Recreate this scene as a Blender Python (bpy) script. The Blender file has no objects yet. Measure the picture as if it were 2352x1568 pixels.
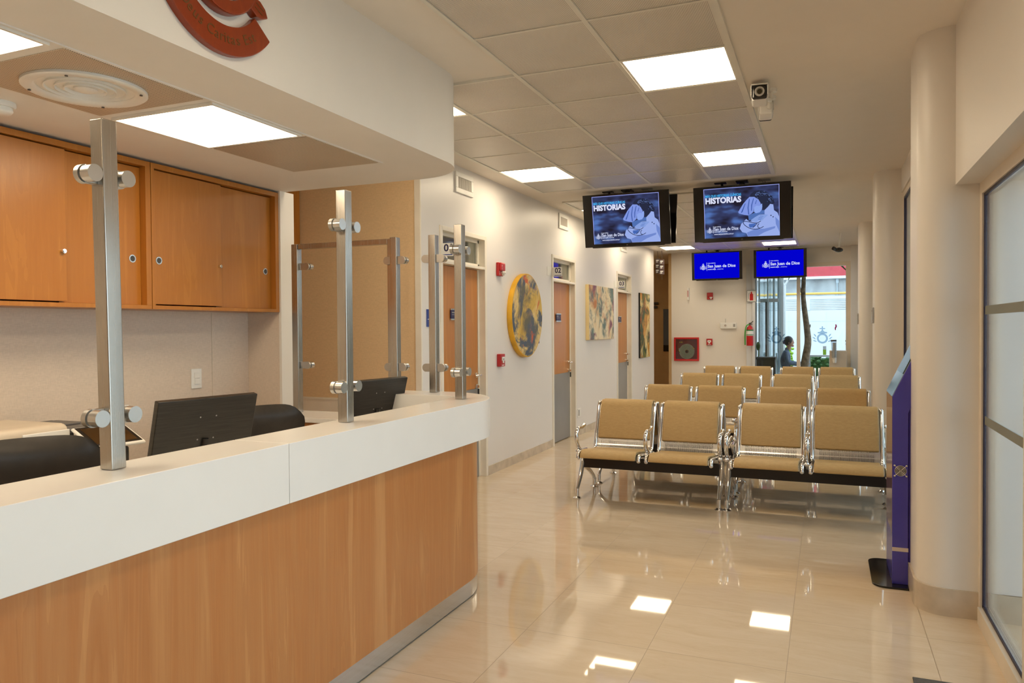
import bpy, bmesh, math, random
from mathutils import Vector, Matrix, Euler
random.seed(7)
S = bpy.context.scene
COL = S.collection
PI = math.pi

# ------------------------------------------------------------------ helpers
def lin(r, g, b):
    f = lambda c: ((c / 255 + .055) / 1.055) ** 2.4 if c / 255 > .04045 else c / 255 / 12.92
    return (f(r), f(g), f(b), 1.0)

class MB:
    """collects shapes into one bmesh"""
    def __init__(s): s.bm = bmesh.new()
    def _add(s, t, mi=0, M=None):
        if M is not None: t.transform(M)
        for f in t.faces: f.material_index = mi
        bmesh.ops.recalc_face_normals(t, faces=t.faces)
        me = bpy.data.meshes.new('tmp'); t.to_mesh(me); t.free()
        s.bm.from_mesh(me); bpy.data.meshes.remove(me)
        return s
    def box(s, x0, x1, y0, y1, z0, z1, bev=0, seg=2, mi=0, M=None):
        t = bmesh.new(); bmesh.ops.create_cube(t, size=1)
        t.transform(Matrix.Translation(((x0+x1)/2, (y0+y1)/2, (z0+z1)/2)) @ Matrix.Diagonal((abs(x1-x0), abs(y1-y0), abs(z1-z0), 1)))
        if bev: bmesh.ops.bevel(t, geom=list(t.edges), offset=bev, segments=seg, profile=.5, affect='EDGES')
        return s._add(t, mi, M)
    def cyl(s, p0, p1, r0, r1=None, seg=20, mi=0, M=None):
        p0, p1 = Vector(p0), Vector(p1); r1 = r0 if r1 is None else r1
        d = p1 - p0; t = bmesh.new()
        bmesh.ops.create_cone(t, cap_ends=True, segments=seg, radius1=r0, radius2=r1, depth=d.length)
        t.transform(Matrix.Translation((p0+p1)/2) @ Vector((0, 0, 1)).rotation_difference(d).to_matrix().to_4x4())
        return s._add(t, mi, M)
    def sph(s, c, r, sc=(1, 1, 1), u=20, v=12, mi=0, M=None):
        t = bmesh.new(); bmesh.ops.create_uvsphere(t, u_segments=u, v_segments=v, radius=r)
        t.transform(Matrix.Translation(c) @ Matrix.Diagonal((*sc, 1)))
        return s._add(t, mi, M)
    def prism(s, pts, h, M=None, mi=0, bev=0):
        """2d polygon in local xy, extruded 0..h along local z"""
        t = bmesh.new()
        vs = [t.verts.new((p[0], p[1], 0)) for p in pts]
        f = t.faces.new(vs)
        if h:
            r = bmesh.ops.extrude_face_region(t, geom=[f])
            bmesh.ops.translate(t, vec=(0, 0, h), verts=[v for v in r['geom'] if isinstance(v, bmesh.types.BMVert)])
        if bev: bmesh.ops.bevel(t, geom=list(t.edges), offset=bev, segments=2, profile=.5, affect='EDGES')
        big = [f for f in t.faces if len(f.verts) > 4]
        if big: bmesh.ops.triangulate(t, faces=big)
        return s._add(t, mi, M)
    def tube(s, pts, r, seg=10, smooth=3, closed=False, mi=0, M=None, cap=True):
        P = [Vector(p) for p in pts]
        R = list(r) if isinstance(r, (list, tuple)) else [r]*len(P)
        if smooth > 1:
            Q, RR = [], []; n = len(P); last = n if closed else n-1
            for i in range(last):
                a = P[(i-1) % n] if closed or i > 0 else P[0]; b = P[i]; c = P[(i+1) % n]; d = P[(i+2) % n] if closed or i+2 < n else P[-1]
                for k in range(smooth):
                    u = k/smooth
                    Q.append(.5*((2*b)+(c-a)*u+(2*a-5*b+4*c-d)*u*u+(3*b-a-3*c+d)*u**3)); RR.append(R[i]*(1-u)+R[(i+1) % n]*u)
            if not closed: Q.append(P[-1]); RR.append(R[-1])
            P, R = Q, RR
        t = bmesh.new(); rings = []; n = len(P); ref = None
        for i in range(n):
            d = (P[(i+1) % n]-P[i-1]) if closed else (P[min(i+1, n-1)]-P[max(i-1, 0)])
            d.normalize()
            if ref is None:
                ref = Vector((0, 0, 1)) if abs(d.z) < .9 else Vector((1, 0, 0))
            u = (ref - d*ref.dot(d)).normalized(); ref = u; w = d.cross(u)
            rings.append([t.verts.new(P[i]+(u*math.cos(a)+w*math.sin(a))*R[i]) for a in [2*PI*k/seg for k in range(seg)]])
        for i in range(n if closed else n-1):
            A, B = rings[i], rings[(i+1) % n]
            for k in range(seg): t.faces.new((A[k], A[(k+1) % seg], B[(k+1) % seg], B[k]))
        if cap and not closed: t.faces.new(rings[0]); t.faces.new(rings[-1])
        return s._add(t, mi, M)
    def lathe(s, prof, c=(0, 0, 0), seg=28, mi=0, M=None):
        t = bmesh.new(); rings = []
        for r, z in prof:
            rings.append([t.verts.new((r*math.cos(2*PI*k/seg), r*math.sin(2*PI*k/seg), z)) for k in range(seg)])
        for A, B in zip(rings, rings[1:]):
            for k in range(seg): t.faces.new((A[k], A[(k+1) % seg], B[(k+1) % seg], B[k]))
        for e in (rings[0], rings[-1]):
            try: t.faces.new(e)
            except ValueError: pass
        bmesh.ops.remove_doubles(t, verts=t.verts, dist=1e-6)
        t.transform(Matrix.Translation(c))
        return s._add(t, mi, M)
    def strip(s, prof, thick, x0, x1, mi=0, M=None, bev=0):
        """(y,z) line given a thickness on its left side, extruded from x0 to x1"""
        n = len(prof); off = []
        for i in range(n):
            a, b = prof[max(i-1, 0)], prof[min(i+1, n-1)]
            dy, dz = b[0]-a[0], b[1]-a[1]; L = math.hypot(dy, dz)
            off.append((prof[i][0]-dz/L*thick, prof[i][1]+dy/L*thick))
        t = bmesh.new(); rows = []
        for x in (x0, x1):
            rows.append(([t.verts.new((x, *p)) for p in prof], [t.verts.new((x, *p)) for p in off]))
        (a0, b0), (a1, b1) = rows
        for i in range(n-1):
            t.faces.new((a0[i], a0[i+1], a1[i+1], a1[i])); t.faces.new((b0[i], b0[i+1], b1[i+1], b1[i]))
            t.faces.new((a0[i], a0[i+1], b0[i+1], b0[i])); t.faces.new((a1[i], a1[i+1], b1[i+1], b1[i]))
        t.faces.new((a0[0], a1[0], b1[0], b0[0])); t.faces.new((a0[-1], a1[-1], b1[-1], b0[-1]))
        bmesh.ops.recalc_face_normals(t, faces=t.faces)
        if bev:
            es = [e for e in t.edges if len(e.link_faces) == 2 and e.calc_face_angle() > .9]
            bmesh.ops.bevel(t, geom=es, offset=bev, segments=3, profile=.5, affect='EDGES')
        return s._add(t, mi, M)

def finish(me, ang=.9):
    bm = bmesh.new(); bm.from_mesh(me)
    for f in bm.faces: f.smooth = True
    for e in bm.edges: e.smooth = not (len(e.link_faces) == 2 and e.calc_face_angle(0) > ang)
    bm.to_mesh(me); bm.free()

def origin_of(p):
    v = Vector((0, 0, 0))
    while p is not None: v += p.location; p = p.parent
    return v

def obj(name, mb, mats, parent=None, at=None, ang=.9):
    """links the collected shapes as ONE mesh object; shapes are given in world coordinates"""
    me = bpy.data.meshes.new(name); bm = mb.bm
    if parent is not None: loc = origin_of(parent)
    elif at is not None: loc = Vector(at)
    else:
        xs = [v.co for v in bm.verts]
        loc = Vector(((min(v.x for v in xs)+max(v.x for v in xs))/2, (min(v.y for v in xs)+max(v.y for v in xs))/2, min(v.z for v in xs)))
    bm.transform(Matrix.Translation(-loc)); bm.to_mesh(me); bm.free()
    finish(me, ang)
    for m in (mats if isinstance(mats, (list, tuple)) else [mats]): me.materials.append(m)
    o = bpy.data.objects.new(name, me); COL.objects.link(o)
    if len(me.polygons) > 6: o.modifiers.new('wn', 'WEIGHTED_NORMAL').keep_sharp = True
    if parent is not None: o.parent = parent
    else: o.location = loc
    return o

def tag(o, label, cat, group=None):
    o['label'] = label; o['category'] = cat
    if group: o['group'] = group
    return o
def thing(name, loc, label, cat, group=None):
    o = bpy.data.objects.new(name, None); o.empty_display_size = .1
    COL.objects.link(o); o.location = loc
    return tag(o, label, cat, group)
def struct(name, mb, mats, parent=None, ang=.9):
    o = obj(name, mb, mats, parent, at=(0, 0, 0) if parent is None else None, ang=ang)
    if parent is None: o['kind'] = 'structure'
    return o
def dup(root, loc, rz=0, label=None, group=None):
    r = root.copy(); COL.objects.link(r); r.location = loc; r.rotation_euler = (0, 0, rz)
    if label: r['label'] = label
    if group: r['group'] = group
    for ch in list(root.children):
        c = ch.copy(); COL.objects.link(c); c.parent = r
        for g in list(ch.children):
            d = g.copy(); COL.objects.link(d); d.parent = c
    return r
def frame(o, x, y):
    """matrix with origin o, local x axis, local y axis"""
    x = Vector(x).normalized(); y = Vector(y); y = (y-x*y.dot(x)).normalized(); z = x.cross(y)
    M = Matrix((x, y, z)).transposed().to_4x4(); M.translation = Vector(o); return M
def text_mb(mb, s, size, M, ext=.0006, align='LEFT', bold=0, mi=0, sp=1.0, width=None):
    cu = bpy.data.curves.new('t', 'FONT'); cu.body = s; cu.size = size; cu.extrude = ext; cu.align_x = align; cu.align_y = 'CENTER'
    cu.offset = bold*size; cu.space_character = sp; cu.resolution_u = 3
    to = bpy.data.objects.new('t', cu); COL.objects.link(to)
    me = bpy.data.meshes.new_from_object(to.evaluated_get(bpy.context.evaluated_depsgraph_get()))
    bpy.data.objects.remove(to); bpy.data.curves.remove(cu)
    t = bmesh.new(); t.from_mesh(me); bpy.data.meshes.remove(me)
    if width:
        xs = [v.co.x for v in t.verts]; t.transform(Matrix.Diagonal((width/(max(xs)-min(xs)), 1, 1, 1)) @ Matrix.Translation((-min(xs), 0, 0)))
    mb._add(t, mi, M); return mb

# ------------------------------------------------------------------ materials
def N(nt, t, ins=None, **kw):
    n = nt.nodes.new(t)
    for k, v in kw.items(): setattr(n, k, v)
    for k, v in (ins or {}).items():
        if isinstance(v, bpy.types.NodeSocket): nt.links.new(v, n.inputs[k])
        else: n.inputs[k].default_value = v
    return n
def ma(nt, op, a, b=None, c=None):
    ins = {0: a}
    if b is not None: ins[1] = b
    if c is not None: ins[2] = c
    return N(nt, 'ShaderNodeMath', ins, operation=op).outputs[0]
def mix(nt, f, a, b, blend='MIX'):
    n = N(nt, 'ShaderNodeMix', data_type='RGBA', blend_type=blend)
    for i, v in ((0, f), (6, a), (7, b)):
        if isinstance(v, bpy.types.NodeSocket): nt.links.new(v, n.inputs[i])
        else: n.inputs[i].default_value = v
    return n.outputs[2]
def ramp(nt, f, stops):
    n = N(nt, 'ShaderNodeValToRGB', {0: f}); e = n.color_ramp.elements
    while len(e) < len(stops): e.new(.5)
    for k, (p, c) in enumerate(stops): e[k].position = p; e[k].color = c
    return n.outputs[0]
def new(name):
    m = bpy.data.materials.new(name); m.use_nodes = True
    nt = m.node_tree; return m, nt, nt.nodes['Principled BSDF']
def setp(b, rough=.5, metal=0, spec=.5, coat=0, crough=.05):
    b.inputs['Roughness'].default_value = rough; b.inputs['Metallic'].default_value = metal
    b.inputs['Specular IOR Level'].default_value = spec; b.inputs['Coat Weight'].default_value = coat; b.inputs['Coat Roughness'].default_value = crough
def coords(nt, scale=(1, 1, 1), out='Object'):
    tc = N(nt, 'ShaderNodeTexCoord')
    return N(nt, 'ShaderNodeMapping', {0: tc.outputs[out], 'Scale': scale}).outputs[0]
def mat(name, c, rough=.5, metal=0, spec=.5, coat=0, var=.04, vs=6):
    m, nt, b = new(name); setp(b, rough, metal, spec, coat)
    if len(c) == 3: c = (*c, 1)
    no = N(nt, 'ShaderNodeTexNoise', {'Vector': coords(nt), 'Scale': vs, 'Detail': 3}).outputs[0]
    lo = tuple(x*(1-var) for x in c[:3])+(1,); hi = tuple(min(1, x*(1+var)) for x in c[:3])+(1,)
    nt.links.new(ramp(nt, no, [(.3, lo), (.7, hi)]), b.inputs['Base Color'])
    return m
def emis(name, c, st=1):
    m, nt, b = new(name); nt.nodes.remove(b)
    if len(c) == 3: c = (*c, 1)
    e = N(nt, 'ShaderNodeEmission', {0: c, 1: st})
    nt.links.new(e.outputs[0], nt.nodes['Material Output'].inputs[0])
    if st < 3: m.cycles.emission_sampling = 'NONE'
    return m
def bump(nt, b, h, st=.2, d=.002):
    n = N(nt, 'ShaderNodeBump', {'Height': h, 'Strength': st, 'Distance': d}); nt.links.new(n.outputs[0], b.inputs['Normal'])
def wood(name, c1, c2, c3, rough=.35, grain=(9, 9, .55), coat=0, spec=.5):
    m, nt, b = new(name); setp(b, rough, 0, spec, coat, .1)
    v = coords(nt, grain)
    w = N(nt, 'ShaderNodeTexNoise', {'Vector': v, 'Scale': 1.0, 'Detail': 4, 'Roughness': .5, 'Distortion': 1.5}).outputs[0]
    f = N(nt, 'ShaderNodeTexNoise', {'Vector': coords(nt, tuple(g*9 for g in grain)), 'Scale': 1.0, 'Detail': 3, 'Roughness': .6}).outputs[0]
    wv = N(nt, 'ShaderNodeMath', {0: ma(nt, 'MULTIPLY', w, 5.0)}, operation='FRACT').outputs[0]
    a = ramp(nt, w, [(.3, c1), (.55, c2), (.75, c1)])
    a = mix(nt, ma(nt, 'MULTIPLY', f, .55), a, c3)
    a = mix(nt, ma(nt, 'MULTIPLY', ma(nt, 'SUBTRACT', 1.0, wv), .26), a, c3)
    nt.links.new(a, b.inputs['Base Color']); bump(nt, b, f, .06, .001)
    return m
def steel(name, c=(.55, .54, .52), rough=.32, sc=(3, 3, 260)):
    m, nt, b = new(name); setp(b, rough, 1)
    no = N(nt, 'ShaderNodeTexNoise', {'Vector': coords(nt, sc), 'Scale': 1, 'Detail': 2}).outputs[0]
    nt.links.new(ramp(nt, no, [(.3, (*[x*.93 for x in c], 1)), (.7, (*c, 1))]), b.inputs['Base Color'])
    nt.links.new(ma(nt, 'MULTIPLY_ADD', no, .14, rough-.07), b.inputs['Roughness']); return m
def perforated(name, c, pitch=.006, rad=.33, metal=.55, rough=.38, hole=(.012, .011, .01, 1)):
    m, nt, b = new(name); setp(b, rough, metal)
    sx = N(nt, 'ShaderNodeSeparateXYZ', {0: coords(nt, (1/pitch,)*3)})
    fx = ma(nt, 'SUBTRACT', ma(nt, 'FRACT', sx.outputs[0]), .5); fy = ma(nt, 'SUBTRACT', ma(nt, 'FRACT', sx.outputs[1]), .5)
    d = ma(nt, 'SQRT', ma(nt, 'ADD', ma(nt, 'MULTIPLY', fx, fx), ma(nt, 'MULTIPLY', fy, fy)))
    h = ma(nt, 'LESS_THAN', d, rad)
    no = N(nt, 'ShaderNodeTexNoise', {'Vector': coords(nt), 'Scale': 2.5, 'Detail': 2}).outputs[0]
    base = ramp(nt, no, [(.35, (*[x*.93 for x in c], 1)), (.65, (*c, 1))])
    nt.links.new(mix(nt, h, base, hole), b.inputs['Base Color'])
    nt.links.new(ma(nt, 'MULTIPLY', ma(nt, 'SUBTRACT', 1.0, h), metal), b.inputs['Metallic'])
    wv = N(nt, 'ShaderNodeTexNoise', {'Vector': coords(nt, (5, 1.2, 1)), 'Scale': 1.0, 'Detail': 2}).outputs[0]
    bump(nt, b, wv, .25, .01)
    return m
def fabric(name, c, rough=.85, sc=420, amt=.10):
    m, nt, b = new(name); setp(b, rough, 0, .25)
    a = N(nt, 'ShaderNodeTexNoise', {'Vector': coords(nt, (sc, sc, sc*.12)), 'Scale': 1, 'Detail': 1}).outputs[0]
    h = N(nt, 'ShaderNodeTexNoise', {'Vector': coords(nt, (sc*.12, sc*.12, sc)), 'Scale': 1, 'Detail': 1}).outputs[0]
    k = ma(nt, 'MULTIPLY', ma(nt, 'ADD', a, h), .5)
    nt.links.new(ramp(nt, k, [(.35, (*[x*(1-amt) for x in c[:3]], 1)), (.65, (*[min(1, x*(1+amt)) for x in c[:3]], 1))]), b.inputs['Base Color'])
    bump(nt, b, k, .12, .001); return m
def glass(name, tint=(.93, .97, .96, 1), refl=1.0, rough=.0):
    m, nt, b = new(name); nt.nodes.remove(b)
    t = N(nt, 'ShaderNodeBsdfTransparent', {0: tint}); g = N(nt, 'ShaderNodeBsdfGlossy', {0: (1, 1, 1, 1), 'Roughness': rough})
    fr = N(nt, 'ShaderNodeFresnel', {0: 1.45}); f = ma(nt, 'MULTIPLY', fr.outputs[0], refl)
    x = N(nt, 'ShaderNodeMixShader', {0: f, 1: t.outputs[0], 2: g.outputs[0]})
    nt.links.new(x.outputs[0], nt.nodes['Material Output'].inputs[0]); return m
def painting(name, stops, scale=3.2, seed=0.0, stretch=(1, 1, .55), accents=()):
    m, nt, b = new(name); setp(b, .45, 0, .4)
    v = N(nt, 'ShaderNodeMapping', {0: N(nt, 'ShaderNodeTexCoord').outputs['Object'], 'Scale': stretch, 'Location': (seed, seed*1.7, seed*.6)}).outputs[0]
    n = N(nt, 'ShaderNodeTexNoise', {'Vector': v, 'Scale': scale, 'Detail': 7, 'Roughness': .62, 'Distortion': .8}).outputs[0]
    c = ramp(nt, n, stops)
    for k, (col, sc, lo, hi) in enumerate(accents):
        v2 = N(nt, 'ShaderNodeMapping', {0: N(nt, 'ShaderNodeTexCoord').outputs['Object'], 'Scale': stretch, 'Location': (seed+3.1*k+5, seed+k*2.3, k*1.9)}).outputs[0]
        n2 = N(nt, 'ShaderNodeTexNoise', {'Vector': v2, 'Scale': sc, 'Detail': 6, 'Roughness': .65, 'Distortion': .6}).outputs[0]
        c = mix(nt, ramp(nt, n2, [(lo, (0, 0, 0, 1)), (hi, (1, 1, 1, 1))]), c, col)
    nt.links.new(c, b.inputs['Base Color']); bump(nt, b, n, .3, .003); return m

def floor_mat():
    m, nt, b = new('polished_beige_tile'); setp(b, .035, 0, .75)
    tc = N(nt, 'ShaderNodeTexCoord').outputs['Object']
    s = N(nt, 'ShaderNodeSeparateXYZ', {0: tc})
    ux = ma(nt, 'DIVIDE', ma(nt, 'ADD', s.outputs[0], .757+12), .602); uy = ma(nt, 'DIVIDE', ma(nt, 'ADD', s.outputs[1], -4.018+12.34), .617)
    ex = ma(nt, 'ABSOLUTE', ma(nt, 'SUBTRACT', ma(nt, 'FRACT', ma(nt, 'ADD', ux, .072)), .5)); ey = ma(nt, 'ABSOLUTE', ma(nt, 'SUBTRACT', ma(nt, 'FRACT', uy), .5))
    # grout where either distance from the tile centre passes .498
    g = ma(nt, 'GREATER_THAN', ma(nt, 'MAXIMUM', ex, ey), .4972)
    cell = N(nt, 'ShaderNodeCombineXYZ', {0: ma(nt, 'FLOOR', ma(nt, 'ADD', ux, .072)), 1: ma(nt, 'FLOOR', uy)}).outputs[0]
    wn = N(nt, 'ShaderNodeTexWhiteNoise', {0: cell}, noise_dimensions='3D')
    off = N(nt, 'ShaderNodeVectorMath', {0: tc, 1: wn.outputs[1]}, operation='ADD').outputs[0]
    v = N(nt, 'ShaderNodeMapping', {0: off, 'Scale': (1.8, 7, 1)}).outputs[0]
    st = N(nt, 'ShaderNodeTexNoise', {'Vector': v, 'Scale': 1.6, 'Detail': 9, 'Roughness': .72, 'Distortion': .6}).outputs[0]
    v2 = N(nt, 'ShaderNodeMapping', {0: off, 'Scale': (1, 3.2, 1)}).outputs[0]
    cl = N(nt, 'ShaderNodeTexNoise', {'Vector': v2, 'Scale': 2.2, 'Detail': 4, 'Roughness': .6}).outputs[0]
    c = ramp(nt, st, [(.28, FL[0]), (.47, FL[1]), (.68, FL[2])])
    c = mix(nt, ma(nt, 'MULTIPLY', cl, .5), c, FL[1])
    c = mix(nt, ma(nt, 'MULTIPLY', wn.outputs[0], .30), c, FL[0])
    c = mix(nt, ma(nt, 'MULTIPLY', g, .75), c, (.22, .14, .07, 1))
    nt.links.new(c, b.inputs['Base Color'])
    nt.links.new(ma(nt, 'MULTIPLY_ADD', g, .4, .03), b.inputs['Roughness'])
    return m
FL = [(.60, .47, .325, 1), (.68, .555, .405, 1), (.74, .63, .49, 1)]

M_ = {}
M_['floor'] = floor_mat()
M_['wall'] = mat('white_wall_paint', (.76, .735, .715), .38, 0, .5, var=.015, vs=1.2)
M_['ceil'] = mat('matt_ceiling_paint', (.80, .75, .69), .8, 0, .3, var=.01)
M_['soffit'] = mat('bulkhead_paint', (.78, .75, .71), .7, 0, .3, var=.01)
M_['cream'] = mat('cream_wall_paint', (.77, .73, .68), .42, 0, .5, var=.015, vs=1.2)
M_['warmlitwall'] = fabric('warm_lit_wall_covering', (.72, .53, .32), .8, 300, .07)  # same covering as the back wall, with warm light put into its colour
M_['backwall'] = fabric('taupe_wall_covering', (.66, .56, .47), .8, 300, .07)
M_['skirt'] = mat('stone_skirting', (.55, .47, .37), .25, 0, .5, var=.12, vs=9)
M_['tile'] = perforated('perforated_metal_panel', (.80, .76, .70), .0075, .26, .35, .40)
M_['tile2'] = perforated('perforated_beige_panel', (.68, .59, .48), .0085, .28, .35, .5, hole=(.10, .065, .04, 1))
M_['tbar'] = mat('white_grid_bar', (.74, .72, .66), .45)
M_['lightglow'] = emis('lit_light_panel', (1, .82, .57), 15.5)
M_['lightframe'] = mat('light_panel_rim', (.8, .78, .74), .4)
M_['white'] = mat('white_solid_surface', (.80, .79, .77), .22, 0, .5, var=.012)
M_['whiteplastic'] = mat('white_plastic', (.80, .79, .76), .4)
M_['counterwood'] = wood('counter_veneer', (.61, .315, .12, 1), (.48, .20, .062, 1), (.30, .098, .025, 1), .38, (7.5, 7.5, .42))
M_['cabwood'] = wood('cabinet_veneer', (.51, .215, .036, 1), (.42, .158, .020, 1), (.32, .105, .012, 1), .34, (7, 7, .5))
M_['doorwood'] = wood('door_veneer', (.62, .285, .085, 1), (.52, .215, .055, 1), (.38, .135, .028, 1), .3, (8, 8, .5))
M_['steel'] = steel('brushed_steel')
M_['steelpost'] = steel('brushed_post_steel', (.50, .47, .43), .25, (700, 700, 2))
M_['kick'] = steel('kick_plate_steel', (.62, .62, .63), .2, (3, 3, 200))
M_['chrome'] = mat('polished_chrome', (.78, .77, .76), .07, 1, var=.01)
M_['benchshell'] = None
M_['cushion'] = None
M_['black'] = mat('black_plastic', (.012, .011, .010), .35, 0, .5, var=.1)
M_['blackgloss'] = mat('black_gloss', (.009, .008, .007), .12, 0, .5)
M_['beam'] = mat('black_brown_beam', (.009, .005, .004), .35, 0, .5)
M_['leather'] = mat('black_leather', (.022, .017, .013), .42, 0, .5, var=.2, vs=25)
M_['darkgrey'] = mat('dark_grey_plastic', (.06, .055, .052), .45)
M_['grey'] = mat('grey_plastic', (.33, .32, .31), .5)
M_['alu'] = mat('grey_laminate', (.30, .305, .31), .3, .35, var=.03)
M_['frame'] = mat('cream_frame_paint', (.80, .75, .66), .35)
M_['winframe'] = mat('window_frame_paint', (.74, .66, .55), .4)
M_['gasket'] = mat('dark_gasket', (.018, .012, .028), .5)
M_['glass'] = glass('clear_glass', (.90, .955, .955, 1), .8)
M_['frost'] = glass('tape_glass', (.35, .37, .34, 1), .3, .3)
M_['tape'] = mat('grey_safety_tape', (.20, .21, .185), .6)
M_['red'] = mat('red_paint', (.52, .010, .012), .3, 0, .5, var=.06)
M_['redplastic'] = mat('red_plastic', (.42, .012, .013), .3)
M_['purple'] = mat('purple_kiosk_paint', (.060, .052, .36), .22, 0, .5, var=.05)
M_['purple2'] = mat('dark_purple_paint', (.040, .022, .26), .25)
M_['cyan'] = mat('cyan_stripe', (.03, .22, .55), .35)
M_['navy'] = mat('navy_print', (.016, .014, .075), .4)
M_['bluesign'] = mat('blue_sign', (.022, .055, .28), .35)
M_['printwhite'] = mat('white_print', (.82, .82, .82), .5)
M_['emblem'] = wood('red_brown_wood', lin(156, 62, 12), lin(140, 50, 8), lin(118, 38, 5), .3, (5, 14, 5), .1)
M_['engrave'] = mat('engraved_groove', (.12, .050, .008), .45)
M_['ball'] = mat('dark_red_wood', (.15, .022, .006), .18, 0, .5, .4, var=.2)
M_['silver'] = mat('satin_silver', (.60, .59, .57), .25, .9)
M_['brass'] = mat('brass', (.65, .42, .12), .25, 1)
M_['tan'] = None
M_['rubber'] = mat('black_rubber', (.02, .02, .02), .7)
M_['concrete'] = mat('weathered_concrete', (.42, .45, .46), .9, 0, .2, var=.35, vs=1.5)
M_['fence'] = mat('white_fence_paint', (.66, .68, .71), .7, 0, .3, var=.03, vs=1)
M_['redband'] = mat('red_cladding', (.46, .05, .065), .6, var=.1)
M_['yellow'] = mat('yellow_pipe_paint', (.75, .47, .10), .4)
M_['bark'] = mat('tree_bark', (.21, .16, .115), .9, 0, .2, var=.5, vs=14)
M_['leafdark'] = mat('dark_leaves', (.035, .10, .02), .7, var=.5, vs=30)
M_['leaflime'] = mat('lime_leaves', (.30, .50, .03), .7, var=.3, vs=30)
M_['grass'] = mat('lawn_green', (.06, .22, .03), .9, var=.4, vs=40)
M_['paving'] = mat('pale_paving', (.55, .56, .57), .8, var=.08)
M_['bluegrey'] = mat('blue_grey_metal', (.42, .51, .57), .4, .3)
M_['skin'] = mat('skin', (.46, .25, .17), .55, var=.08)
M_['jacket'] = mat('grey_blue_jacket', (.10, .14, .21), .85, var=.2, vs=14)
M_['hair'] = mat('dark_hair', (.014, .010, .009), .5)
M_['maroon'] = mat('maroon_shirt', (.17, .018, .055), .8)
M_['violet'] = mat('violet_band', (.07, .015, .22), .6)
M_['decal'] = glass('frosted_film', (.62, .70, .76, 1), .2, .4)
M_['hall'] = mat('hall_paint', (.50, .34, .17), .7)
M_['water'] = mat('beige_dispenser', (.58, .50, .40), .5)
M_['cup'] = glass('cup_tube', (.80, .84, .88, 1), .6)
M_['mat'] = mat('charcoal_mat', (.10, .095, .09), .95, var=.2, vs=80)
M_['green'] = mat('green_print', (.03, .22, .06), .5)

def bench_mats():
    m, nt, b = new('slotted_chrome_sheet'); setp(b, .24, 1)
    sx = N(nt, 'ShaderNodeSeparateXYZ', {0: coords(nt)})
    fx = ma(nt, 'FRACT', ma(nt, 'MULTIPLY', sx.outputs[0], 1/.0085))
    slot = ma(nt, 'LESS_THAN', ma(nt, 'ABSOLUTE', ma(nt, 'SUBTRACT', fx, .5)), .19)
    # slots leave a plain margin along both edges of each seat
    ax = ma(nt, 'ABSOLUTE', ma(nt, 'SUBTRACT', ma(nt, 'ABSOLUTE', sx.outputs[0]), .2925))
    slot = ma(nt, 'MULTIPLY', slot, ma(nt, 'LESS_THAN', ax, .205))
    fz = ma(nt, 'FRACT', ma(nt, 'MULTIPLY', sx.outputs[2], 1/.035)); slot = ma(nt, 'MULTIPLY', slot, ma(nt, 'GREATER_THAN', fz, .16))
    b.inputs['Base Color'].default_value = (.60, .59, .58, 1)
    t = N(nt, 'ShaderNodeBsdfTransparent'); x = N(nt, 'ShaderNodeMixShader', {0: slot, 1: b.outputs[0], 2: t.outputs[0]})
    nt.links.new(x.outputs[0], nt.nodes['Material Output'].inputs[0])
    M_['benchshell'] = m
    m, nt, b = new('tan_vinyl'); setp(b, .48, 0, .35)
    n1 = N(nt, 'ShaderNodeTexNoise', {'Vector': coords(nt, (30, 30, 120)), 'Scale': 1, 'Detail': 5, 'Roughness': .7}).outputs[0]
    n2 = N(nt, 'ShaderNodeTexNoise', {'Vector': coords(nt, (6, 6, 9)), 'Scale': 1, 'Detail': 3}).outputs[0]
    c = ramp(nt, n1, [(.3, (.43, .285, .115, 1)), (.7, (.54, .37, .165, 1))])
    c = mix(nt, ma(nt, 'MULTIPLY', n2, .4), c, (.49, .325, .14, 1))
    nt.links.new(c, b.inputs['Base Color']); bump(nt, b, n1, .15, .002); M_['cushion'] = m
bench_mats()
M_['tan'] = M_['cushion']
EXPO = 0.0
# ------------------------------------------------------------------ the setting
XL, XR, YE, ZC, ZS = -3.151, .60, 15.5, 2.991, 2.46
b = MB(); b.box(-6, 5.1, -4, 18.4, -.08, 0); struct('floor', b, M_['floor'])
b = MB(); b.box(-6, 1.1, -4, 18.4, ZC, ZC+.1); struct('ceiling', b, M_['ceil'])

DOORS = [(5.90, 6.81), (8.83, 9.71), (11.96, 12.88)]      # left wall door openings (y)
b = MB(); y = 5.5405
for y0, y1 in DOORS:
    b.box(XL-.13, XL, y, y0, 0, ZC); b.box(XL-.13, XL, y0, y1, 2.39, ZC); y = y1
b.box(XL-.13, XL, y, 14.76, 0, ZC)
b.box(XL-.001, XL+.003, 14.735, 14.765, 0, ZC)
struct('wall_left', b, M_['wall'])
b = MB()                                                   # skirting of the corridor wall
for y0, y1 in ((5.56, 5.86), (6.85, 8.79), (9.75, 11.92), (12.92, 14.76)): b.box(XL, XL+.012, y0, y1, 0, .092)
struct('baseboard_left', b, M_['skirt'])
# rooms behind the consulting doors
b = MB(); b.box(-5.1, -5, 5.6, 14.8, 0, ZC); b.box(-5.1, XL-.13, 5.561, 5.64, 0, ZC); b.box(-5.1, XL-.13, 14.70, 14.76, 0, ZC)
for y in (7.8, 10.9): b.box(-5.0, XL-.13, y, y+.08, 0, ZC)
struct('wall_rooms', b, M_['cream'])

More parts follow.
